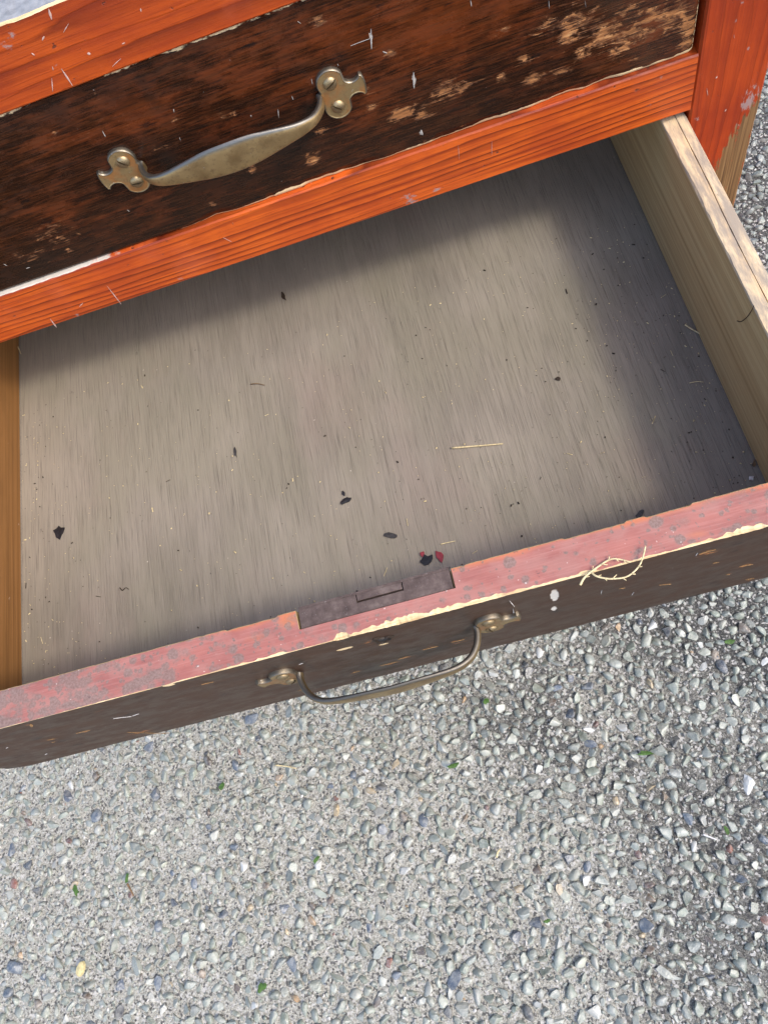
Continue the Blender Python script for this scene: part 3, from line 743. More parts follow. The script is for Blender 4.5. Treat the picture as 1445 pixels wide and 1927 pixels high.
# ------------------------------------------------------------------ lower (open) drawer
LD = thing('drawer', 'open lower drawer pulled out of the chest, empty grey plywood inside, pink stained top edge', 'drawer', (-.056, -.1, Z0 - .12), 'drawers of the chest')
LX0, LX1, LYN, LZN = -.0812, .0120, -.2768, ZF - .0046    # mortise of the lock
def lower_front():
    x0, x1 = -.3555, XO - .001
    yb, yf, zt, zbm = -D + TF, -D, ZF, ZF - HF
    st = .0014
    xs = list(np.arange(x0, x1, st)) + [x1]
    xs += [LX0 - .0006, LX0 - .00055, LX1 + .0006, LX1 + .00065]; xs = np.array(sorted(xs))
    nt_ = 14; nf = 60
    u_px = 720 + (xs + .043) * 2950                       # rough photo column of each section
    kx = np.array([-50, 120, 200, 300, 330, 360, 420, 500, 560, 600, 700, 850, 900, 960, 1040, 1090, 1130, 1200, 1240, 1300, 1345, 1400, 1500])
    kv = np.array([.2, .2, .5, .4, 1.4, .6, .5, 1.6, 1.8, 3.6, 4.4, 4.0, 3.0, 2.4, 1.6, 2.8, .9, 1.6, .8, 2.6, 3.8, 2.4, 2.0])
    cw = np.interp(u_px, kx, kv) * .00072 * (.25 + 1.3 * fbm(xs * 330, xs * 0, 5, 4)) * np.clip((fbm(xs * 70, xs * 0 + 9, 19, 3) - .30) / .12, .12, 1)
    cf = cw * (.35 + .35 * fbm(xs * 330, xs * 0 + 3, 15, 3)) + .0003
    jb = (fbm(xs * 240, xs * 0, 25, 4) - .5) * .0006 + np.where(fbm(xs * 50, xs * 0, 45, 3) > .66, -.0009, 0)
    secs = []
    for i, x in enumerate(xs):
        inn = LX0 - .0006 <= x <= LX1 + .0006
        ys = yb + jb[i] if not inn else yb
        lift = 0.0
        zb_ = zbm + max(0.0, .010 * (1 - (x - x0) / .012)) ** 1.0 * (1 if x < x0 + .012 else 0) * .8   # knocked-off lower corner
        if inn: p = [(yb, zb_), (yb, LZN), (LYN, LZN), (LYN - .00001, zt)]
        else: p = [(yb, zb_), (yb, zt - .004), (ys, zt - .0004), (ys - .0005, zt)]
        ytop0 = p[-1][0]; ytop1 = yf + cw[i]
        for k in range(1, nt_): p.append((ytop0 + (ytop1 - ytop0) * k / (nt_ - 1), zt))
        zc = zt - cf[i]
        p.append((yf + cw[i] * .4, zt - cf[i] * .5 - .0001 * random.random()))
        for k in range(nf): p.append((yf, zc + (zb_ + .001 - zc) * k / (nf - 1)))
        p.append((yf + .001, zb_))
        secs.append([(x, a, b) for (a, b) in p])
    sec = np.array(secs); N = sec.shape[1]
    sm = [3, 3, 3] + [1] * nt_ + [2, 2] + [0] * (N - 3 - nt_ - 2)
    sm[3 + nt_ - 1] = 2; sm[3 + nt_] = 2; sm[3 + nt_ + 1] = 0
    V, Fc, mi = loft(sec, sm, (1, 1))
    X, Y, Z = V[:, 0], V[:, 1], V[:, 2]
    n1 = fbm(X * 60, Z * 30, 61)
    P = lambda l: [(lambda p: (p[0], p[1], a * PX, b * PX, c))(onz(u, v, ZF)) for (u, v, a, b, c) in l]
    mould = np.clip(.86 - (X + .36) * 1.6, .34, .88)
    mould = np.maximum(mould, blobs(X, Y, P([(440, 1225, 16, 22, .85), (300, 1270, 40, 22, .85), (190, 1285, 14, 26, .8), (100, 1300, 60, 22, .75), (250, 1290, 50, 14, .9), (1205, 1035, 26, 12, .75), (1360, 1000, 60, 10, .6), (520, 1190, 12, 12, .5)])))
    mould *= np.where((X > .03) & (X < .10), .7, 1)
    orange = np.clip(1 - (yb - Y) / .009, 0, 1) * .62 * np.clip((X + .2) / .08, 0, 1)
    orange = np.maximum(orange, blobs(X, Y, P([(540, 1165, 30, 24, .6), (1310, 1005, 40, 14, .5), (480, 1200, 50, 20, .4)])))
    wear = blobs(X, Z, fr(yf, [(733, 1250, 30, 5, 1.0), (809, 1220, 36, 6, 1.0), (861, 1207, 24, 5, .95), (761, 1238, 22, 6, .9), (670, 1264, 18, 8, .8), (95, 1392, 16, 4, 1.0), (60, 1365, 6, 8, .8), (158, 1378, 14, 3, .95),
                               (266, 1378, 40, 3, 1.05), (330, 1380, 20, 3, .8), (390, 1286, 18, 3, .95), (1330, 1039, 20, 6, 1.15), (1402, 1064, 14, 3, 1.0), (1370, 1081, 6, 3, .9), (1412, 1090, 10, 3, .95), (1250, 1100, 10, 3, .8), (1090, 1125, 12, 3, .6),
                               (700, 1208, 22, 8, .85), (185, 1340, 40, 3, .7)]))
    wear = wear * .62
    chip = blobs(X, Z, fr(yf, [(648, 1221, 24, 3.2, .75), (722, 1212, 14, 3, .75), (318, 1289, 18, 3.5, .8), (1230, 1030, 40, 3, .5), (1330, 1038, 14, 3, .3)]))
    dark_patch = blobs(X, Z, fr(yf, [(700, 1258, 80, 20, .9), (800, 1225, 80, 16, .9), (870, 1200, 40, 12, .8), (610, 1285, 60, 14, .5), (576, 1250, 5, 26, .7), (872, 1160, 6, 20, .5), (880, 1190, 10, 10, .9)]))  # darker band behind the pull, darker marks by its brackets
    white = blobs(X, Z, fr(yf, [(1043, 1120, 9, 14, 1.0), (1042, 1145, 8, 8, .8), (1010, 1122, 40, 3, .45), (215, 1350, 30, 2.5, .45)]))
    red = .3 + .4 * fbm(X * 12, Z * 20, 8)
    hole = ony(720, 1203, yf)
    return link('front_board', mesh('front_board', V, Fc, [M['lower'], M['pink'], M['cream'], M['inner']], mi, False,
                dict(wear=wear, chip=chip, red=red, dark_patch=dark_patch, white=white, mould=mould, orange=orange)), LD)
lower_front()

# keyhole: hole's shade painted black on a flat ragged patch, centred above the pull
def keyhole():
    c = ony(720, 1203, -D); bm = bmesh.new(); n = 18
    rings = [(.0052, .0002, 1), (.0040, -.0007, 1), (.0033, .0000, 1), (.0030, .0002, 1)]
    rows = []
    for (r, out, _) in rings:
        row = []
        for k in range(n):
            a = 2 * math.pi * k / n; j = 1 + .22 * math.sin(3 * a + 1) + .12 * random.uniform(-1, 1)
            row.append(bm.verts.new((c[0] + r * j * math.cos(a) * 1.15, -D - .0001 + min(out, 0) - (0.0003 if out < 0 else 0), c[2] + r * j * math.sin(a) * 1.4)))
        rows.append(row)
    for a, b in zip(rows, rows[1:]):
        for k in range(n): bm.faces.new((a[k], a[(k + 1) % n], b[(k + 1) % n], b[k]))
    f = bm.faces.new(rows[-1]); f.material_index = 1
    for fc in bm.faces:
        if fc is not f: fc.material_index = 0
    return link('keyhole', bm_mesh('keyhole', bm, [M['dark'], M['black']]), LD)
keyhole()

# lock let into the top edge
def lock():
    zt = ZF - .0004; zb = ZF - .0032; yb = -D + TF - .0002
    bx0, bx1, by0 = -.0452, -.0168, -.2700
    bm = bmesh.new()
    add_box(bm, (LX0 + .0006, LYN + .0004, zb), (bx0, yb, zt), .0002)
    add_box(bm, (bx1, LYN + .0004, zb), (LX1 - .0008, yb, zt), .0002)
    add_box(bm, (bx0 + .00001, LYN + .0004, zb), (bx1 - .00001, by0, zt), .0002)
    add_box(bm, (LX0 + .0005, LYN + .0003, LZN + .0001), (LX1 - .0007, yb, zb - .0001), .0001)
    add_box(bm, (LX0 + .0006, yb + .0001, zb - .02), (LX1 - .0008, yb + .0018, zt - .0005), .0003)
    o = link('lock_plate', bm_mesh('lock_plate', bm, M['lock']), LD)
    bm = bmesh.new(); add_box(bm, (bx0 + .0005, by0 + .0011, zb), (bx1 - .0006, yb, zt + .0001), .0002)
    b = bpy.data.objects.new('bolt', bm_mesh('bolt', bm, M['lock'])); COL.objects.link(b); b.parent = o
    b.matrix_parent_inverse = Matrix.Identity(4)
lock()

def side(name, x0, x1, inner_sign, mats, crack):
    """drawer side: worn top edge, hairline crack along it; profile in x-z, lofted along y"""
    ys = np.arange(-D + TF + .0002, .14, .003); n_in = 10
    top = ZS; bot = ZF - HF + .002; secs = []
    ji = (fbm(ys * 60, ys * 0, 201 + crack, 4) - .5) * .0022; jo = (fbm(ys * 45, ys * 0, 211 + crack, 4) - .5) * .0014
    cwv = (fbm(ys * 9, ys * 0, 221, 3) - .5) * .0022
    mid = .5 * (x0 + x1) + .0008
    xin, xout = (x0, x1) if inner_sign < 0 else (x1, x0)
    d = 1 if inner_sign < 0 else -1
    for i, y in enumerate(ys):
        cx = mid + cwv[i] + (.00105 * (y + .1) / .2 if crack else 0); hw = .00028 * (.7 + .8 * vnoise(np.array([y * 170]), np.array([0.]), 3)[0]); dp = .004
        p = [(xin, bot)] + [(xin, bot + (top - .0012 - bot) * k / (n_in - 1)) for k in range(1, n_in)]
        p += [(xin + d * (.0004 + abs(ji[i])), top)]
        p += [(xin + d * .003, top + .0001), (cx - d * hw, top), (cx - d * hw * .3, top - dp), (cx + d * hw * .3, top - dp), (cx + d * hw, top), (xout - d * .003, top + .0001)]
        p += [(xout - d * (.0006 + abs(jo[i])), top), (xout, top - .001), (xout, bot)]
        secs.append([(a, y, b) for (a, b) in p])
    sec = np.array(secs)
    N = sec.shape[1]
    sm = [0] * (n_in - 1) + [1] * (N - n_in + 1); sm[-1] = 0; sm[-2] = 0; sm[n_in - 1] = 1
    V, Fc, mi = loft(sec, sm)
    st = np.zeros(len(V)); st = .3 + .3 * fbm(V[:, 1] * 25, V[:, 0] * 200, 301)
    return link(name, mesh(name, V, Fc, mats, mi, False, dict(stain=st)), LD)
side('side_panel', XI, XO, -1, [M['inner'], M['edge']], 1)
o = side('side_panel', XL - .0163, XL, 1, [M['inner_left'], M['edge']], 0)
o['label'] = 'honey coloured left side of the open drawer'

def bottom():
    st = .004
    xs = np.arange(XL - .005, XI + .005 + st / 2, st); ys = np.arange(-D + TF + .0003, .14, st)
    X, Y = np.meshgrid(xs, ys, indexing='ij')
    Z = ZB + .0006 * (fbm(X * 6, Y * 6, 55) - .5)
    nx, ny = X.shape
    V = np.stack([X, Y, Z], -1).reshape(-1, 3); idx = np.arange(nx * ny).reshape(nx, ny)
    Fc = [tuple(f) for f in np.stack([idx[:-1, :-1], idx[1:, :-1], idx[1:, 1:], idx[:-1, 1:]], -1).reshape(-1, 4)]
    # underside and rim
    b = len(V); V = np.concatenate([V, np.array([(xs[0], ys[0], ZB - .005), (xs[-1], ys[0], ZB - .005), (xs[-1], ys[-1], ZB - .005), (xs[0], ys[-1], ZB - .005)])])
    Fc.append((b + 3, b + 2, b + 1, b))
    Fc.append(tuple([b, b + 1] + [int(i) for i in idx[::-1, 0]])); Fc.append(tuple([b + 2, b + 3] + [int(i) for i in idx[:, -1]]))
    Fc.append(tuple([b + 1, b + 2] + [int(i) for i in idx[-1, ::-1]])); Fc.append(tuple([b + 3, b] + [int(i) for i in idx[0, :]]))
    X, Y = V[:, 0], V[:, 1]
    e = np.maximum(np.maximum(np.exp(-(X - XL) / .005), np.exp(-(XI - X) / .007)), np.exp(-(Y + D - TF) / .012)) * .6  # mask for the darker rim, strongest at the side and front edges
    return link('bottom_panel', mesh('bottom_panel', V, Fc, M['ply'], None, True, dict(dust=e)), LD)
bottom()
box('back_panel', (XL + .0002, .128, ZB + .0012), (XI - .0002, .139, ZS - .01), M['inner'], LD)
HZ2 = Z0 - .0515
put_handle(LD, -.0425, -D, HZ2, math.radians(-.5), (20, -40, 15, 70), M['brass_dull'])
ribbons('paint_splash', [(958, 1130, 968, 1142, 2), (965, 1145, 967, 1160, 2), (1308, 1046, 1312, 1040, 2), (1130, 1118, 1132, 1110, 2), (563, 1250, 570, 1248, 1.5), (1188, 1120, 1192, 1114, 2), (250, 1347, 262, 1343, 4), (214, 1352, 248, 1348, 2), (12, 1408, 16, 1406, 3), (85, 1420, 90, 1418, 2)], pl_lo, M['white'], LD)
ribbons('bare_fleck', [(715, 1253, 748, 1245, 9), (795, 1223, 824, 1216, 10), (850, 1209, 874, 1203, 8), (748, 1241, 768, 1235, 8), (664, 1266, 676, 1263, 8), (90, 1393, 104, 1390, 9), (58, 1362, 61, 1368, 8), (98, 1397, 104, 1396, 6), (144, 1380, 170, 1374, 6), (240, 1378, 300, 1380, 6), (300, 1381, 318, 1379, 5), (380, 1288, 402, 1283, 6), (1314, 1043, 1346, 1034, 13), (1390, 1066, 1416, 1062, 8), (1364, 1082, 1372, 1081, 6), (1402, 1091, 1418, 1088, 6), (1240, 1101, 1262, 1099, 4), (1340, 1060, 1352, 1058, 4), (1164, 1108, 1176, 1106, 4), (905, 1190, 915, 1187, 5), (560, 1300, 572, 1297, 5)], pl_lo, M['fleck'], LD)

# ------------------------------------------------------------------ litter
def tube(pts, rads, n=6, V=None, Fc=None):
    P = np.array(pts, float); V = [] if V is None else V; Fc = [] if Fc is None else Fc; b = len(V)
    tg = np.gradient(P, axis=0); tg /= np.linalg.norm(tg, axis=1)[:, None] + 1e-12
    up = np.array([0, .13, 1.0])
    for i, p in enumerate(P):
        s = np.cross(tg[i], up); s /= np.linalg.norm(s) + 1e-9; q = np.cross(s, tg[i])
        for k in range(n):
            a = 2 * math.pi * k / n; V.append(p + rads[i] * (s * math.cos(a) + q * math.sin(a)))
    for i in range(len(P) - 1):
        for k in range(n):
            k2 = (k + 1) % n; Fc.append((b + i * n + k, b + i * n + k2, b + (i + 1) * n + k2, b + (i + 1) * n + k))
    Fc.append(tuple(b + k for k in range(n))[::-1]); Fc.append(tuple(b + (len(P) - 1) * n + k for k in range(n)))
    return V, Fc
def spline(pts, n):
    a = np.array(pts, float); tt = np.linspace(0, len(a) - 1, n); out = []
    for s in tt:
        i = min(int(s), len(a) - 2); f = s - i
        p0, p1, p2, p3 = a[max(i - 1, 0)], a[i], a[i + 1], a[min(i + 2, len(a) - 1)]
        out.append(.5 * ((2 * p1) + (p2 - p0) * f + (2 * p0 - 5 * p1 + 4 * p2 - p3) * f * f + (3 * p1 - p0 - 3 * p2 + p3) * f ** 3))
    return np.array(out)
def straw(name, label, cat, px, plane, r, mat, group=None, taper=.6):
    pts = spline([plane(u, v) for (u, v) in px], max(6, 3 * len(px)))
    rad = r * (1 - (1 - taper) * np.linspace(0, 1, len(pts)))
    V, Fc = tube(pts, rad)
    return tag(link(name, mesh(name, V, Fc, mat, None, True)), label, cat, group)
dz = lambda h: (lambda u, v: onz(u, v, ZB + h))
gz = lambda h: (lambda u, v: onz(u, v, h))
straw('straw', 'long pale straw lying near the middle of the drawer bottom', 'straw', [(849, 843), (900, 839), (946, 835)], dz(.0010), .0007, M['straw'], 'straws in the drawer')
straw('straw', 'cream straw at the foot of the right drawer side', 'straw', [(1288, 611), (1302, 620), (1318, 629)], dz(.0012), .0007, M['straw'], 'straws in the drawer')
straw('straw', 'thin straw in the shaded strip, below the cream straw by the right side', 'straw', [(1296, 721), (1310, 718), (1323, 719)], dz(.0009), .0004, M['straw'], 'straws in the drawer')
straw('straw', 'tiny orange brown fibre left of the drawer centre', 'straw', [(472, 723), (485, 722), (498, 725)], dz(.0009), .0004, M['brown'], 'straws in the drawer')
straw('straw', 'short sliver in the far left corner of the drawer', 'straw', [(31, 647), (36, 656), (40, 666)], dz(.0011), .0006, M['straw'], 'straws in the drawer')
straw('straw', 'small straw just behind the red flake at the drawer front', 'straw', [(829, 1024), (842, 1021), (856, 1018)], dz(.0009), .0004, M['straw'], 'straws in the drawer')
straw('thread', 'dark curled thread in the front left of the drawer', 'thread', [(226, 1106), (231, 1111), (237, 1106), (243, 1109)], dz(.0009), .0004, M['dark'])
straw('hair', 'dark curved hair on the inner face of the right drawer side', 'hair', [(1386, 604), (1394, 605), (1405, 596), (1412, 586), (1418, 575)], lambda u, v: onx(u, v, XI - .0005), .0003, M['dark'])
straw('straw', 'thin straw on the gravel just left of the middle, under the drawer front', 'straw', [(518, 1440), (538, 1442), (558, 1446)], gz(.006), .0009, M['straw'], 'straws on the gravel')
straw('straw', 'white curved straw on the gravel near a small green blade', 'straw', [(934, 1614), (936, 1604), (942, 1597)], gz(.006), .0011, M['straw'], 'straws on the gravel')
straw('straw', 'white straw splinter on the dirty gravel at the lower right', 'straw', [(1322, 1570), (1335, 1575), (1347, 1580)], gz(.006), .0011, M['white'], 'straws on the gravel')

def flake(name, label, cat, u, v, z, rx, ry, rot, mat, h=.0006, curl=.25, group=None, n=10, seed=0, jag=.35):
    """a chip of paint or leaf: irregular outline, real thickness, curled"""
    r_ = random.Random(seed + int(u * 7 + v)); c = onz(u, v, z)
    bm = bmesh.new(); ca, sa = math.cos(rot), math.sin(rot); bot = []; top = []
    ring = []
    for k in range(n):
        a = 2 * math.pi * k / n; j = 1 + jag * r_.uniform(-1, 1)
        x, y = rx * j * math.cos(a), ry * j * math.sin(a)
        ring.append((x, y))
    def P(x, y, dzz):
        cz = curl * (x / rx) ** 2 * rx * .5
        return (c[0] + ca * x - sa * y, c[1] + sa * x + ca * y, c[2] + .0003 + cz + dzz)
    bot = [bm.verts.new(P(x, y, 0)) for x, y in ring]; top = [bm.verts.new(P(x * .97, y * .97, h)) for x, y in ring]
    cb, ct = bm.verts.new(P(0, 0, 0)), bm.verts.new(P(0, 0, h * 1.3))
    for k in range(n):
        k2 = (k + 1) % n
        bm.faces.new((bot[k], bot[k2], top[k2], top[k])); bm.faces.new((top[k], top[k2], ct)); bm.faces.new((bot[k2], bot[k], cb))
    return tag(link(name, bm_mesh(name, bm, mat)), label, cat, group)
px = .00039
GF = 'paint flakes in the drawer'
flake('paint_flake', 'black curled paint flake near the left side of the drawer bottom', 'flake', 113, 1001, ZB, 12 * px, 15 * px, .3, M['black'], group=GF, seed=3)
flake('paint_flake', 'black ragged flake in the middle of the drawer, topmost of three in a line', 'flake', 653, 942, ZB, 11 * px, 6 * px, .2, M['black'], group=GF, seed=4)
flake('paint_flake', 'tiny black crumb just above the middle black flake', 'flake', 647, 929, ZB, 4 * px, 5 * px, .2, M['black'], group=GF, seed=4)
flake('paint_flake', 'thin charcoal flake pressed on the boards between the black flake and the lock', 'flake', 734, 1008, ZB, 14 * px, 6 * px, -.5, M['greyf'], .0003, .05, GF, seed=5)
flake('paint_flake', 'black ragged flake touching the red crumb behind the lock', 'flake', 803, 1055, ZB, 12 * px, 10 * px, .5, M['black'], group=GF, seed=6)
flake('paint_flake', 'crimson red paint flake behind the right end of the lock', 'flake', 828, 1048, ZB, 8 * px, 13 * px, .2, M['red'], group=GF, seed=8)
flake('paint_flake', 'tiny crimson crumb beside the black flake behind the lock', 'flake', 796, 1043, ZB, 4 * px, 6 * px, .2, M['red'], group=GF, seed=9)
flake('paint_flake', 'small dark brown flake in the upper middle of the drawer bottom', 'flake', 534, 558, ZB, 4 * px, 12 * px, .2, M['dark'], .0004, .1, GF, seed=10)
flake('paint_flake', 'narrow charcoal flake left of the drawer centre', 'flake', 443, 851, ZB, 3.5 * px, 12 * px, .05, M['greyf'], .0003, .05, GF, seed=11)
flake('paint_flake', 'dark flake on the sunlit boards near the front right shadow', 'flake', 1203, 967, ZB, 11 * px, 5 * px, .5, M['greyf'], .0003, .05, GF, seed=13)
flake('paint_flake', 'brown speck near the shadow line in the right half of the drawer', 'flake', 1049, 714, ZB, 4 * px, 5 * px, .5, M['dark'], .0004, .05, GF, seed=14)
flake('paint_chip', 'square white chip in the front right corner of the drawer', 'chip', 1412, 901, ZB, 5 * px, 5 * px, .4, M['white'], .0012, 0, n=4, seed=15, jag=.1)
flake('leaf_bit', 'tiny dry brown leaf bit by the right side of the drawer', 'leaf', 1418, 873, ZB, 3 * px, 7 * px, -.5, M['brown'], .0005, .3, seed=16)
gp = .00064
GG = 'green leaf bits on the gravel'
for (u, v, a, b, rt, lab) in [(1213, 1418, 15, 4, -.1, 'largest green leaf bit, forked, on the gravel right of centre'), (1372, 1208, 9, 5, -.4, 'green leaf bit on the gravel under the right end of the drawer front'),
        (144, 1676, 5, 9, .4, 'green leaf bit on the pale gravel at the lower left'), (240, 1652, 3, 10, -.2, 'narrow green blade beside a brown stem on pale gravel'), (596, 1617, 8, 4, .7, 'green leaf blade left of centre on the gravel'),
        (418, 1480, 5, 8, -.6, 'pale green bud scale under the left half of the drawer front'), (493, 1858, 9, 6, .6, 'green leaf bit near the bottom edge, left of centre'), (853, 1441, 13, 4, .1, 'green and tan leaf sliver in the middle under the brass pull'),
        (1365, 1562, 3, 8, .1, 'bright green upright sliver at the right on dirty gravel'), (914, 1320, 5, 5, .1, 'olive speck of moss under the right bracket of the lower pull'), (1030, 1733, 6, 3, .1, 'lime green speck on the gravel at the lower right')]:
    flake('leaf_bit', lab, 'leaf', u, v, .0065, a * gp, b * gp, rt, M['leaf'], .0012, .3, GG, seed=21)
flake('seed_husk', 'pale yellow oval husk on the pale gravel at the lower left', 'husk', 155, 1822, .0055, 7 * gp, 13 * gp, -.3, M['seed'], .004, 0, seed=30, jag=.1)
straw('twig', 'short brown stem below the narrow green blade on pale gravel', 'twig', [(240, 1663), (245, 1672), (252, 1686)], gz(.006), .0014, M['brown'])

# dried tendril on the drawer's top edge
def tendril():
    pl = lambda h: (lambda u, v: onz(u, v, ZF + h))
    V, Fc = [], []
    a = spline([pl(.0016)(1091, 1101), pl(.002)(1099, 1087), pl(.0015)(1113, 1075), pl(.0012)(1134, 1060), pl(.0018)(1150, 1052), pl(.0018)(1168, 1053), pl(.0012)(1187, 1058)], 24)
    tube(a, np.linspace(.0007, .0004, len(a)), 6, V, Fc)
    b = spline([pl(.0014)(1112, 1076), pl(.0026)(1119, 1083), pl(.003)(1136, 1088), pl(.003)(1155, 1089), pl(.003)(1179, 1085), pl(.0028)(1198, 1070), pl(.003)(1208, 1052), pl(.004)(1214, 1027)], 28)
    tube(b, np.linspace(.0006, .0004, len(b)), 6, V, Fc)
    for c, ks in ((a, (4, 8, 11, 14, 17, 20)), (b, (5, 8, 11, 14, 17, 20))):
        for k in ks:
            t = c[k] - c[k - 1]; t /= np.linalg.norm(t); s = np.cross(t, [0, 0, 1]) * random.choice((-1, 1))
            e = c[k] + (t * .6 + s * .6) * random.uniform(.0022, .0042) + np.array([0, 0, .0004])
            tube([c[k], .5 * (c[k] + e), e], [.00045, .0003, .0002], 5, V, Fc)
    e = a[10]; tube([e, e + np.array([.004, .0015, 0]), e + np.array([.008, .0022, .0003])], [.0006, .0005, .0004], 5, V, Fc)
    tag(link('tendril', mesh('tendril', V, Fc, M['straw'], None, True)), 'pale curled dried tendril hooked over the drawer front edge', 'tendril')
tendril()

# dust and chaff in the drawer: too many and too small to count
def chaff():
    V, Fc = [], []; mi = []
    r_ = random.Random(5)
    for i in range(900):
        x = r_.uniform(XL + .004, XI - .004); y = r_.uniform(-D + TF + .004, .02)
        if r_.random() < .3: x = XI - abs(r_.gauss(0, .05)) - .003
        if r_.random() < .12: x = XL + abs(r_.gauss(0, .02)) + .002
        if x < XL + .002 or x > XI - .002: continue
        big = r_.random() ** 5
        a = r_.uniform(0, math.pi); L = .0003 + .0011 * big * r_.random() + (.0035 * r_.random() if r_.random() < .035 else 0); wd = .00022 + .00035 * big
        dx, dy = math.cos(a) * L, math.sin(a) * L; sx, sy = -math.sin(a) * wd, math.cos(a) * wd
        b = len(V); z = ZB + .0005; t = z + wd * 1.4
        V += [(x - dx - sx, y - dy - sy, z), (x + dx - sx, y + dy - sy, z), (x + dx + sx, y + dy + sy, z), (x - dx + sx, y - dy + sy, z), (x - dx * .5, y - dy * .5, t), (x + dx * .5, y + dy * .5, t)]
        k = 0 if r_.random() < .62 else 1
        for f in ((0, 1, 5, 4), (2, 3, 4, 5), (1, 2, 5), (3, 0, 4)): Fc.append(tuple(b + q for q in f)); mi.append(k)
    o = link('chaff', mesh('chaff', V, Fc, [M['straw'], M['dark']], mi)); o['kind'] = 'stuff'
    tag(o, 'fine pale and dark dust and chaff scattered over the drawer bottom', 'dust')
chaff()

# ------------------------------------------------------------------ ground with exposed stones
def grid_ground():
    me = mesh('ground', [(-8, -8, 0), (8, -8, 0), (8, 8, 0), (-8, 8, 0)], [(0, 1, 2, 3)], M['ground'])
    o = link('ground', me); o['kind'] = 'structure'; return o
GR = grid_ground()

def ico(sub):
    bm = bmesh.new(); bmesh.ops.create_icosphere(bm, subdivisions=sub, radius=1.0)
    V = np.array([v.co[:] for v in bm.verts]); Fc = np.array([[v.index for v in f.verts] for f in bm.faces]); bm.free(); return V, Fc
IV, IF = ico(2); SV, SF = ico(1)
def rock(V, seed, cuts=13):
    r = np.random.default_rng(seed); V = V.copy()
    for _ in range(cuts):                              # flat facets with soft corners
        n = r.normal(size=3); n /= np.linalg.norm(n); d = r.uniform(.34, .8)
        t = V @ n; ov = np.clip(t - d, 0, None); V -= np.outer(ov * .96, n)
    return V / np.abs(V).max(0).mean()
PROTO = [rock(IV, 500 + i) for i in range(16)]; PROTOS = [rock(SV, 700 + i, 5) for i in range(8)]
PAL = {'grey': [(.24, .256, .212), (.18, .195, .16), (.30, .307, .258), (.36, .36, .306), (.26, .278, .236), (.205, .217, .178)], 'white': [(.62, .61, .57), (.52, .51, .47)],
       'blue': [(.075, .095, .13), (.10, .12, .15), (.055, .065, .09)], 'brown': [(.13, .085, .055), (.10, .075, .06), (.19, .13, .08)],
       'tan': [(.36, .22, .10), (.42, .31, .17)], 'red': [(.22, .085, .055), (.13, .055, .045)], 'dark': [(.05, .05, .052), (.075, .07, .068)]}
def pick():
    q = random.random()
    k = 'grey' if q < .94 else 'white' if q < .947 else 'blue' if q < .964 else 'brown' if q < .976 else 'tan' if q < .982 else 'red' if q < .987 else 'dark'
    return k
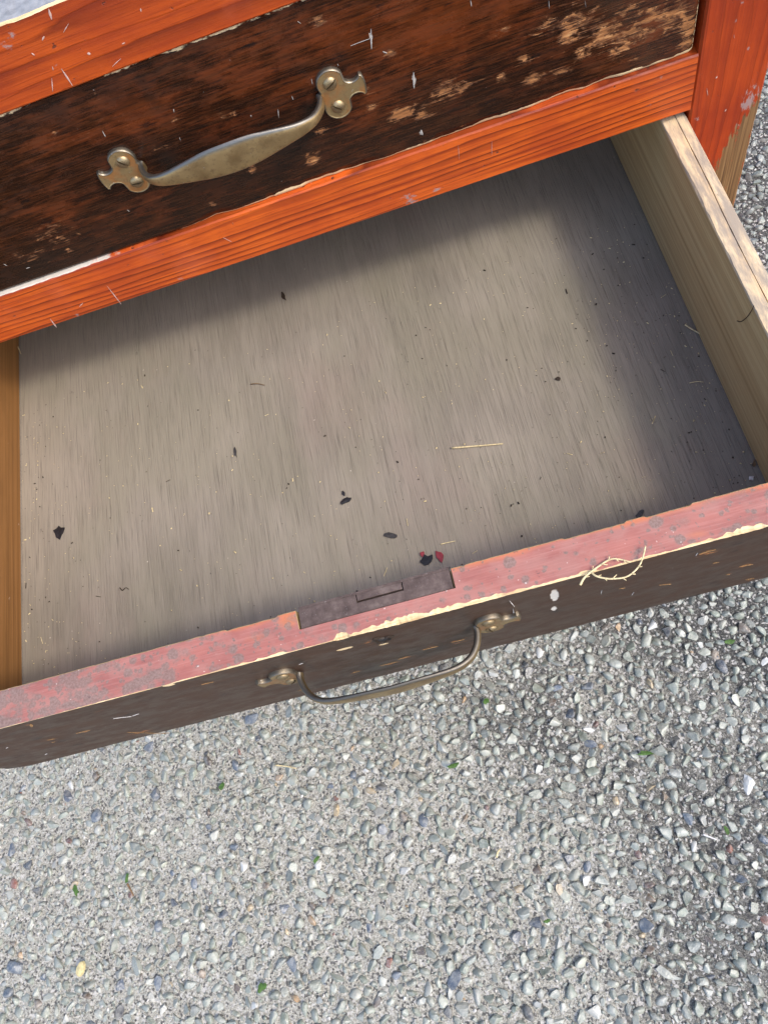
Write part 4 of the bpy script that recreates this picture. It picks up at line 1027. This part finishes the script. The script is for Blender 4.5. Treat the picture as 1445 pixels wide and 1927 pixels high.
def stones():
    cell = .012; gridd = {}; out = []
    def ok(x, y, r, tol):
        i, j = int(x // cell), int(y // cell)
        for a in range(i - 2, i + 3):
            for b in range(j - 2, j + 3):
                for (X, Y, Rr) in gridd.get((a, b), ()):
                    if (X - x) ** 2 + (Y - y) ** 2 < (tol * (Rr + r)) ** 2: return False
        return True
    def put(x, y, r, kind, force=False):
        gridd.setdefault((int(x // cell), int(y // cell)), []).append((x, y, r)); out.append((x, y, r, kind))
    for (k, lst) in dict(
        blue=[(41, 1481, 11), (126, 1499, 12), (182, 1535, 13), (292, 1497, 14), (21, 1599, 12), (52, 1628, 13), (29, 1822, 17), (16, 1869, 11), (228, 1855, 10), (298, 1848, 10), (422, 1718, 11), (327, 1701, 9), (432, 1776, 9), (473, 1351, 15),
              (1294, 1541, 11), (1070, 1618, 11), (971, 1763, 12), (1215, 1742, 13), (855, 1846, 14), (547, 1815, 11), (746, 1839, 9)],
        brown=[(265, 1843, 9), (164, 1876, 9), (22, 1776, 8), (1260, 1635, 10), (758, 1535, 9), (586, 1706, 8), (875, 1538, 9), (1330, 1768, 8)],
        dark=[(67, 1679, 12), (387, 1682, 7), (995, 1908, 11), (1191, 1439, 10), (1380, 1620, 8), (338, 1543, 7), (280, 1700, 4)],
        red=[(52, 1547, 9), (630, 1501, 7), (730, 1815, 10), (1222, 1666, 9), (1200, 1610, 8)],
        tan=[(697, 1490, 10), (524, 1462, 8), (1163, 1181, 8), (1208, 1762, 6), (1130, 1404, 6), (469, 1708, 8)],
        white=[(1409, 1477, 14), (1014, 1226, 10), (1322, 1254, 10), (1228, 1176, 10), (1168, 1368, 11), (1440, 1245, 9)]).items():
        for (u, v, rp) in lst:
            p = onz(u, v, .003)
            if ok(p[0], p[1], rp * gp, .8): put(p[0], p[1], rp * gp, k)
    x0, x1, y0, y1 = -.80, .82, -.80, .78
    for r0, r1, tries, tol in ((.0070, .0086, 1300, .86), (.0056, .0070, 26000, .80), (.0042, .0056, 60000, .80), (.0025, .0042, 70000, .86)):
        xs = rng.uniform(x0, x1, tries); ys = rng.uniform(y0, y1, tries); rs = rng.uniform(r0, r1, tries)
        for x, y, r in zip(xs, ys, rs):
            # the washed-out left keeps more cement showing
            dens = min(1.0, .46 + .95 * (x + .62) + .25 * math.sin(9 * x + 5 * y) * math.sin(7 * y - 3 * x))
            if random.random() > dens: continue
            if ok(x, y, r, tol): put(x, y, r, pick())
    A = np.array([(a[0], a[1], a[2]) for a in out]); kinds = [a[3] for a in out]
    uv = project(np.column_stack([A[:, 0], A[:, 1], np.full(len(A), .003)]))
    vis = (uv[:, 0] > 4) & (uv[:, 0] < PW - 4) & (uv[:, 1] > 0) & (uv[:, 1] < PH - 4)
    vis &= (uv[:, 1] > 1470 - .262 * uv[:, 0]) | ((uv[:, 0] > 1400) & (uv[:, 1] < 400))
    dist = np.linalg.norm(np.column_stack([A[:, 0], A[:, 1], np.zeros(len(A))]) - CAM, axis=1)
    size = np.where(vis, A[:, 2] / dist, 0) * np.array([1.35 if k != 'grey' else 1.0 for k in kinds])
    chosen = set(np.argsort(-size)[:300].tolist())
    meshes = []
    for i, P in enumerate(PROTO):
        bm_me = mesh('pebble', P, IF, M['stone1'], None, i % 5 < 2); meshes.append(bm_me)
    Vs, Fs, Ts, Sm = [], [], [], []; base = 0
    PL = [rock(SV, 900 + i, 6) for i in range(16)]
    for i, (x, y, r, k) in enumerate(out):
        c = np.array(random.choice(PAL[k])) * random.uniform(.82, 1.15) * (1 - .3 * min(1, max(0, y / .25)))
        if k == 'grey': c = c * np.array([1, 1 + random.uniform(-.02, .03), 1 + random.uniform(-.08, .06)])
        a, b, h = r * random.uniform(1.0, 1.3), r * random.uniform(.74, 1.0), r * random.uniform(.6, .85)
        th = random.uniform(0, 2 * math.pi); z = h * random.uniform(-.42, .08)
        tx, ty = random.uniform(-.6, .6), random.uniform(-.6, .6)
        Rm = Matrix.Rotation(th, 4, 'Z') @ Matrix.Rotation(tx, 4, 'X') @ Matrix.Rotation(ty, 4, 'Y') @ Matrix.Diagonal((a, b, h, 1))
        if i in chosen:
            o = bpy.data.objects.new('pebble', meshes[random.randrange(16)]); COL.objects.link(o); o.parent = GR
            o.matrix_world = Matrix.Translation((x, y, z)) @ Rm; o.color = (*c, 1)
        else:
            inview = vis[i] and r > .0045
            P, Fq = (PROTO[random.randrange(16)], IF) if inview else (PL[random.randrange(16)], SF)
            Sm.append(np.full(len(Fq), random.random() < .4))
            Q = P @ np.array(Rm.to_3x3()).T + np.array([x, y, z])
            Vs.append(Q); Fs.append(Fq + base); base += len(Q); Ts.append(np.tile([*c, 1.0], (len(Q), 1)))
    # grit between the stones
    n = 30000; gx = rng.uniform(x0, x1, n); gy = rng.uniform(y0, y1, n)
    for i in range(n):
        r = random.uniform(.0008, .0021); k = pick()
        c = np.array(random.choice(PAL[k] if random.random() < .6 else [(.5, .46, .41), (.62, .58, .52), (.11, .105, .1), (.2, .19, .18)])) * random.uniform(.8, 1.2)
        P = PROTOS[i % 8]; Rm = np.array(Matrix.Rotation(random.uniform(0, 6.28), 3, 'Z')) * np.array([1.2, .85, .8])
        Q = (P * r) @ Rm.T + np.array([gx[i], gy[i], r * random.uniform(-.1, .4)])
        Sm.append(np.zeros(len(SF), bool)); Vs.append(Q[:, :]); Fs.append(SF + base); base += len(Q); Ts.append(np.tile([*c, 1.0], (len(Q), 1)))
    V = np.concatenate(Vs); Fc = np.concatenate(Fs); T = np.concatenate(Ts).astype(np.float32)
    me = bpy.data.meshes.new('pebbles'); nF = len(Fc)
    me.vertices.add(len(V)); me.vertices.foreach_set('co', V.astype(np.float32).ravel())
    me.loops.add(nF * 3); me.loops.foreach_set('vertex_index', Fc.astype(np.int32).ravel())
    me.polygons.add(nF); me.polygons.foreach_set('loop_start', np.arange(0, nF * 3, 3, dtype=np.int32))
    me.update(calc_edges=True)
    me.polygons.foreach_set('use_smooth', np.concatenate(Sm))
    at = me.attributes.new('tint', 'FLOAT_COLOR', 'POINT'); at.data.foreach_set('color', T.ravel())
    me.materials.append(M['stone'])
    o = link('aggregate', me, GR); o['kind'] = 'stuff'
    print('stones', len(out), 'tris', nF)
stones()
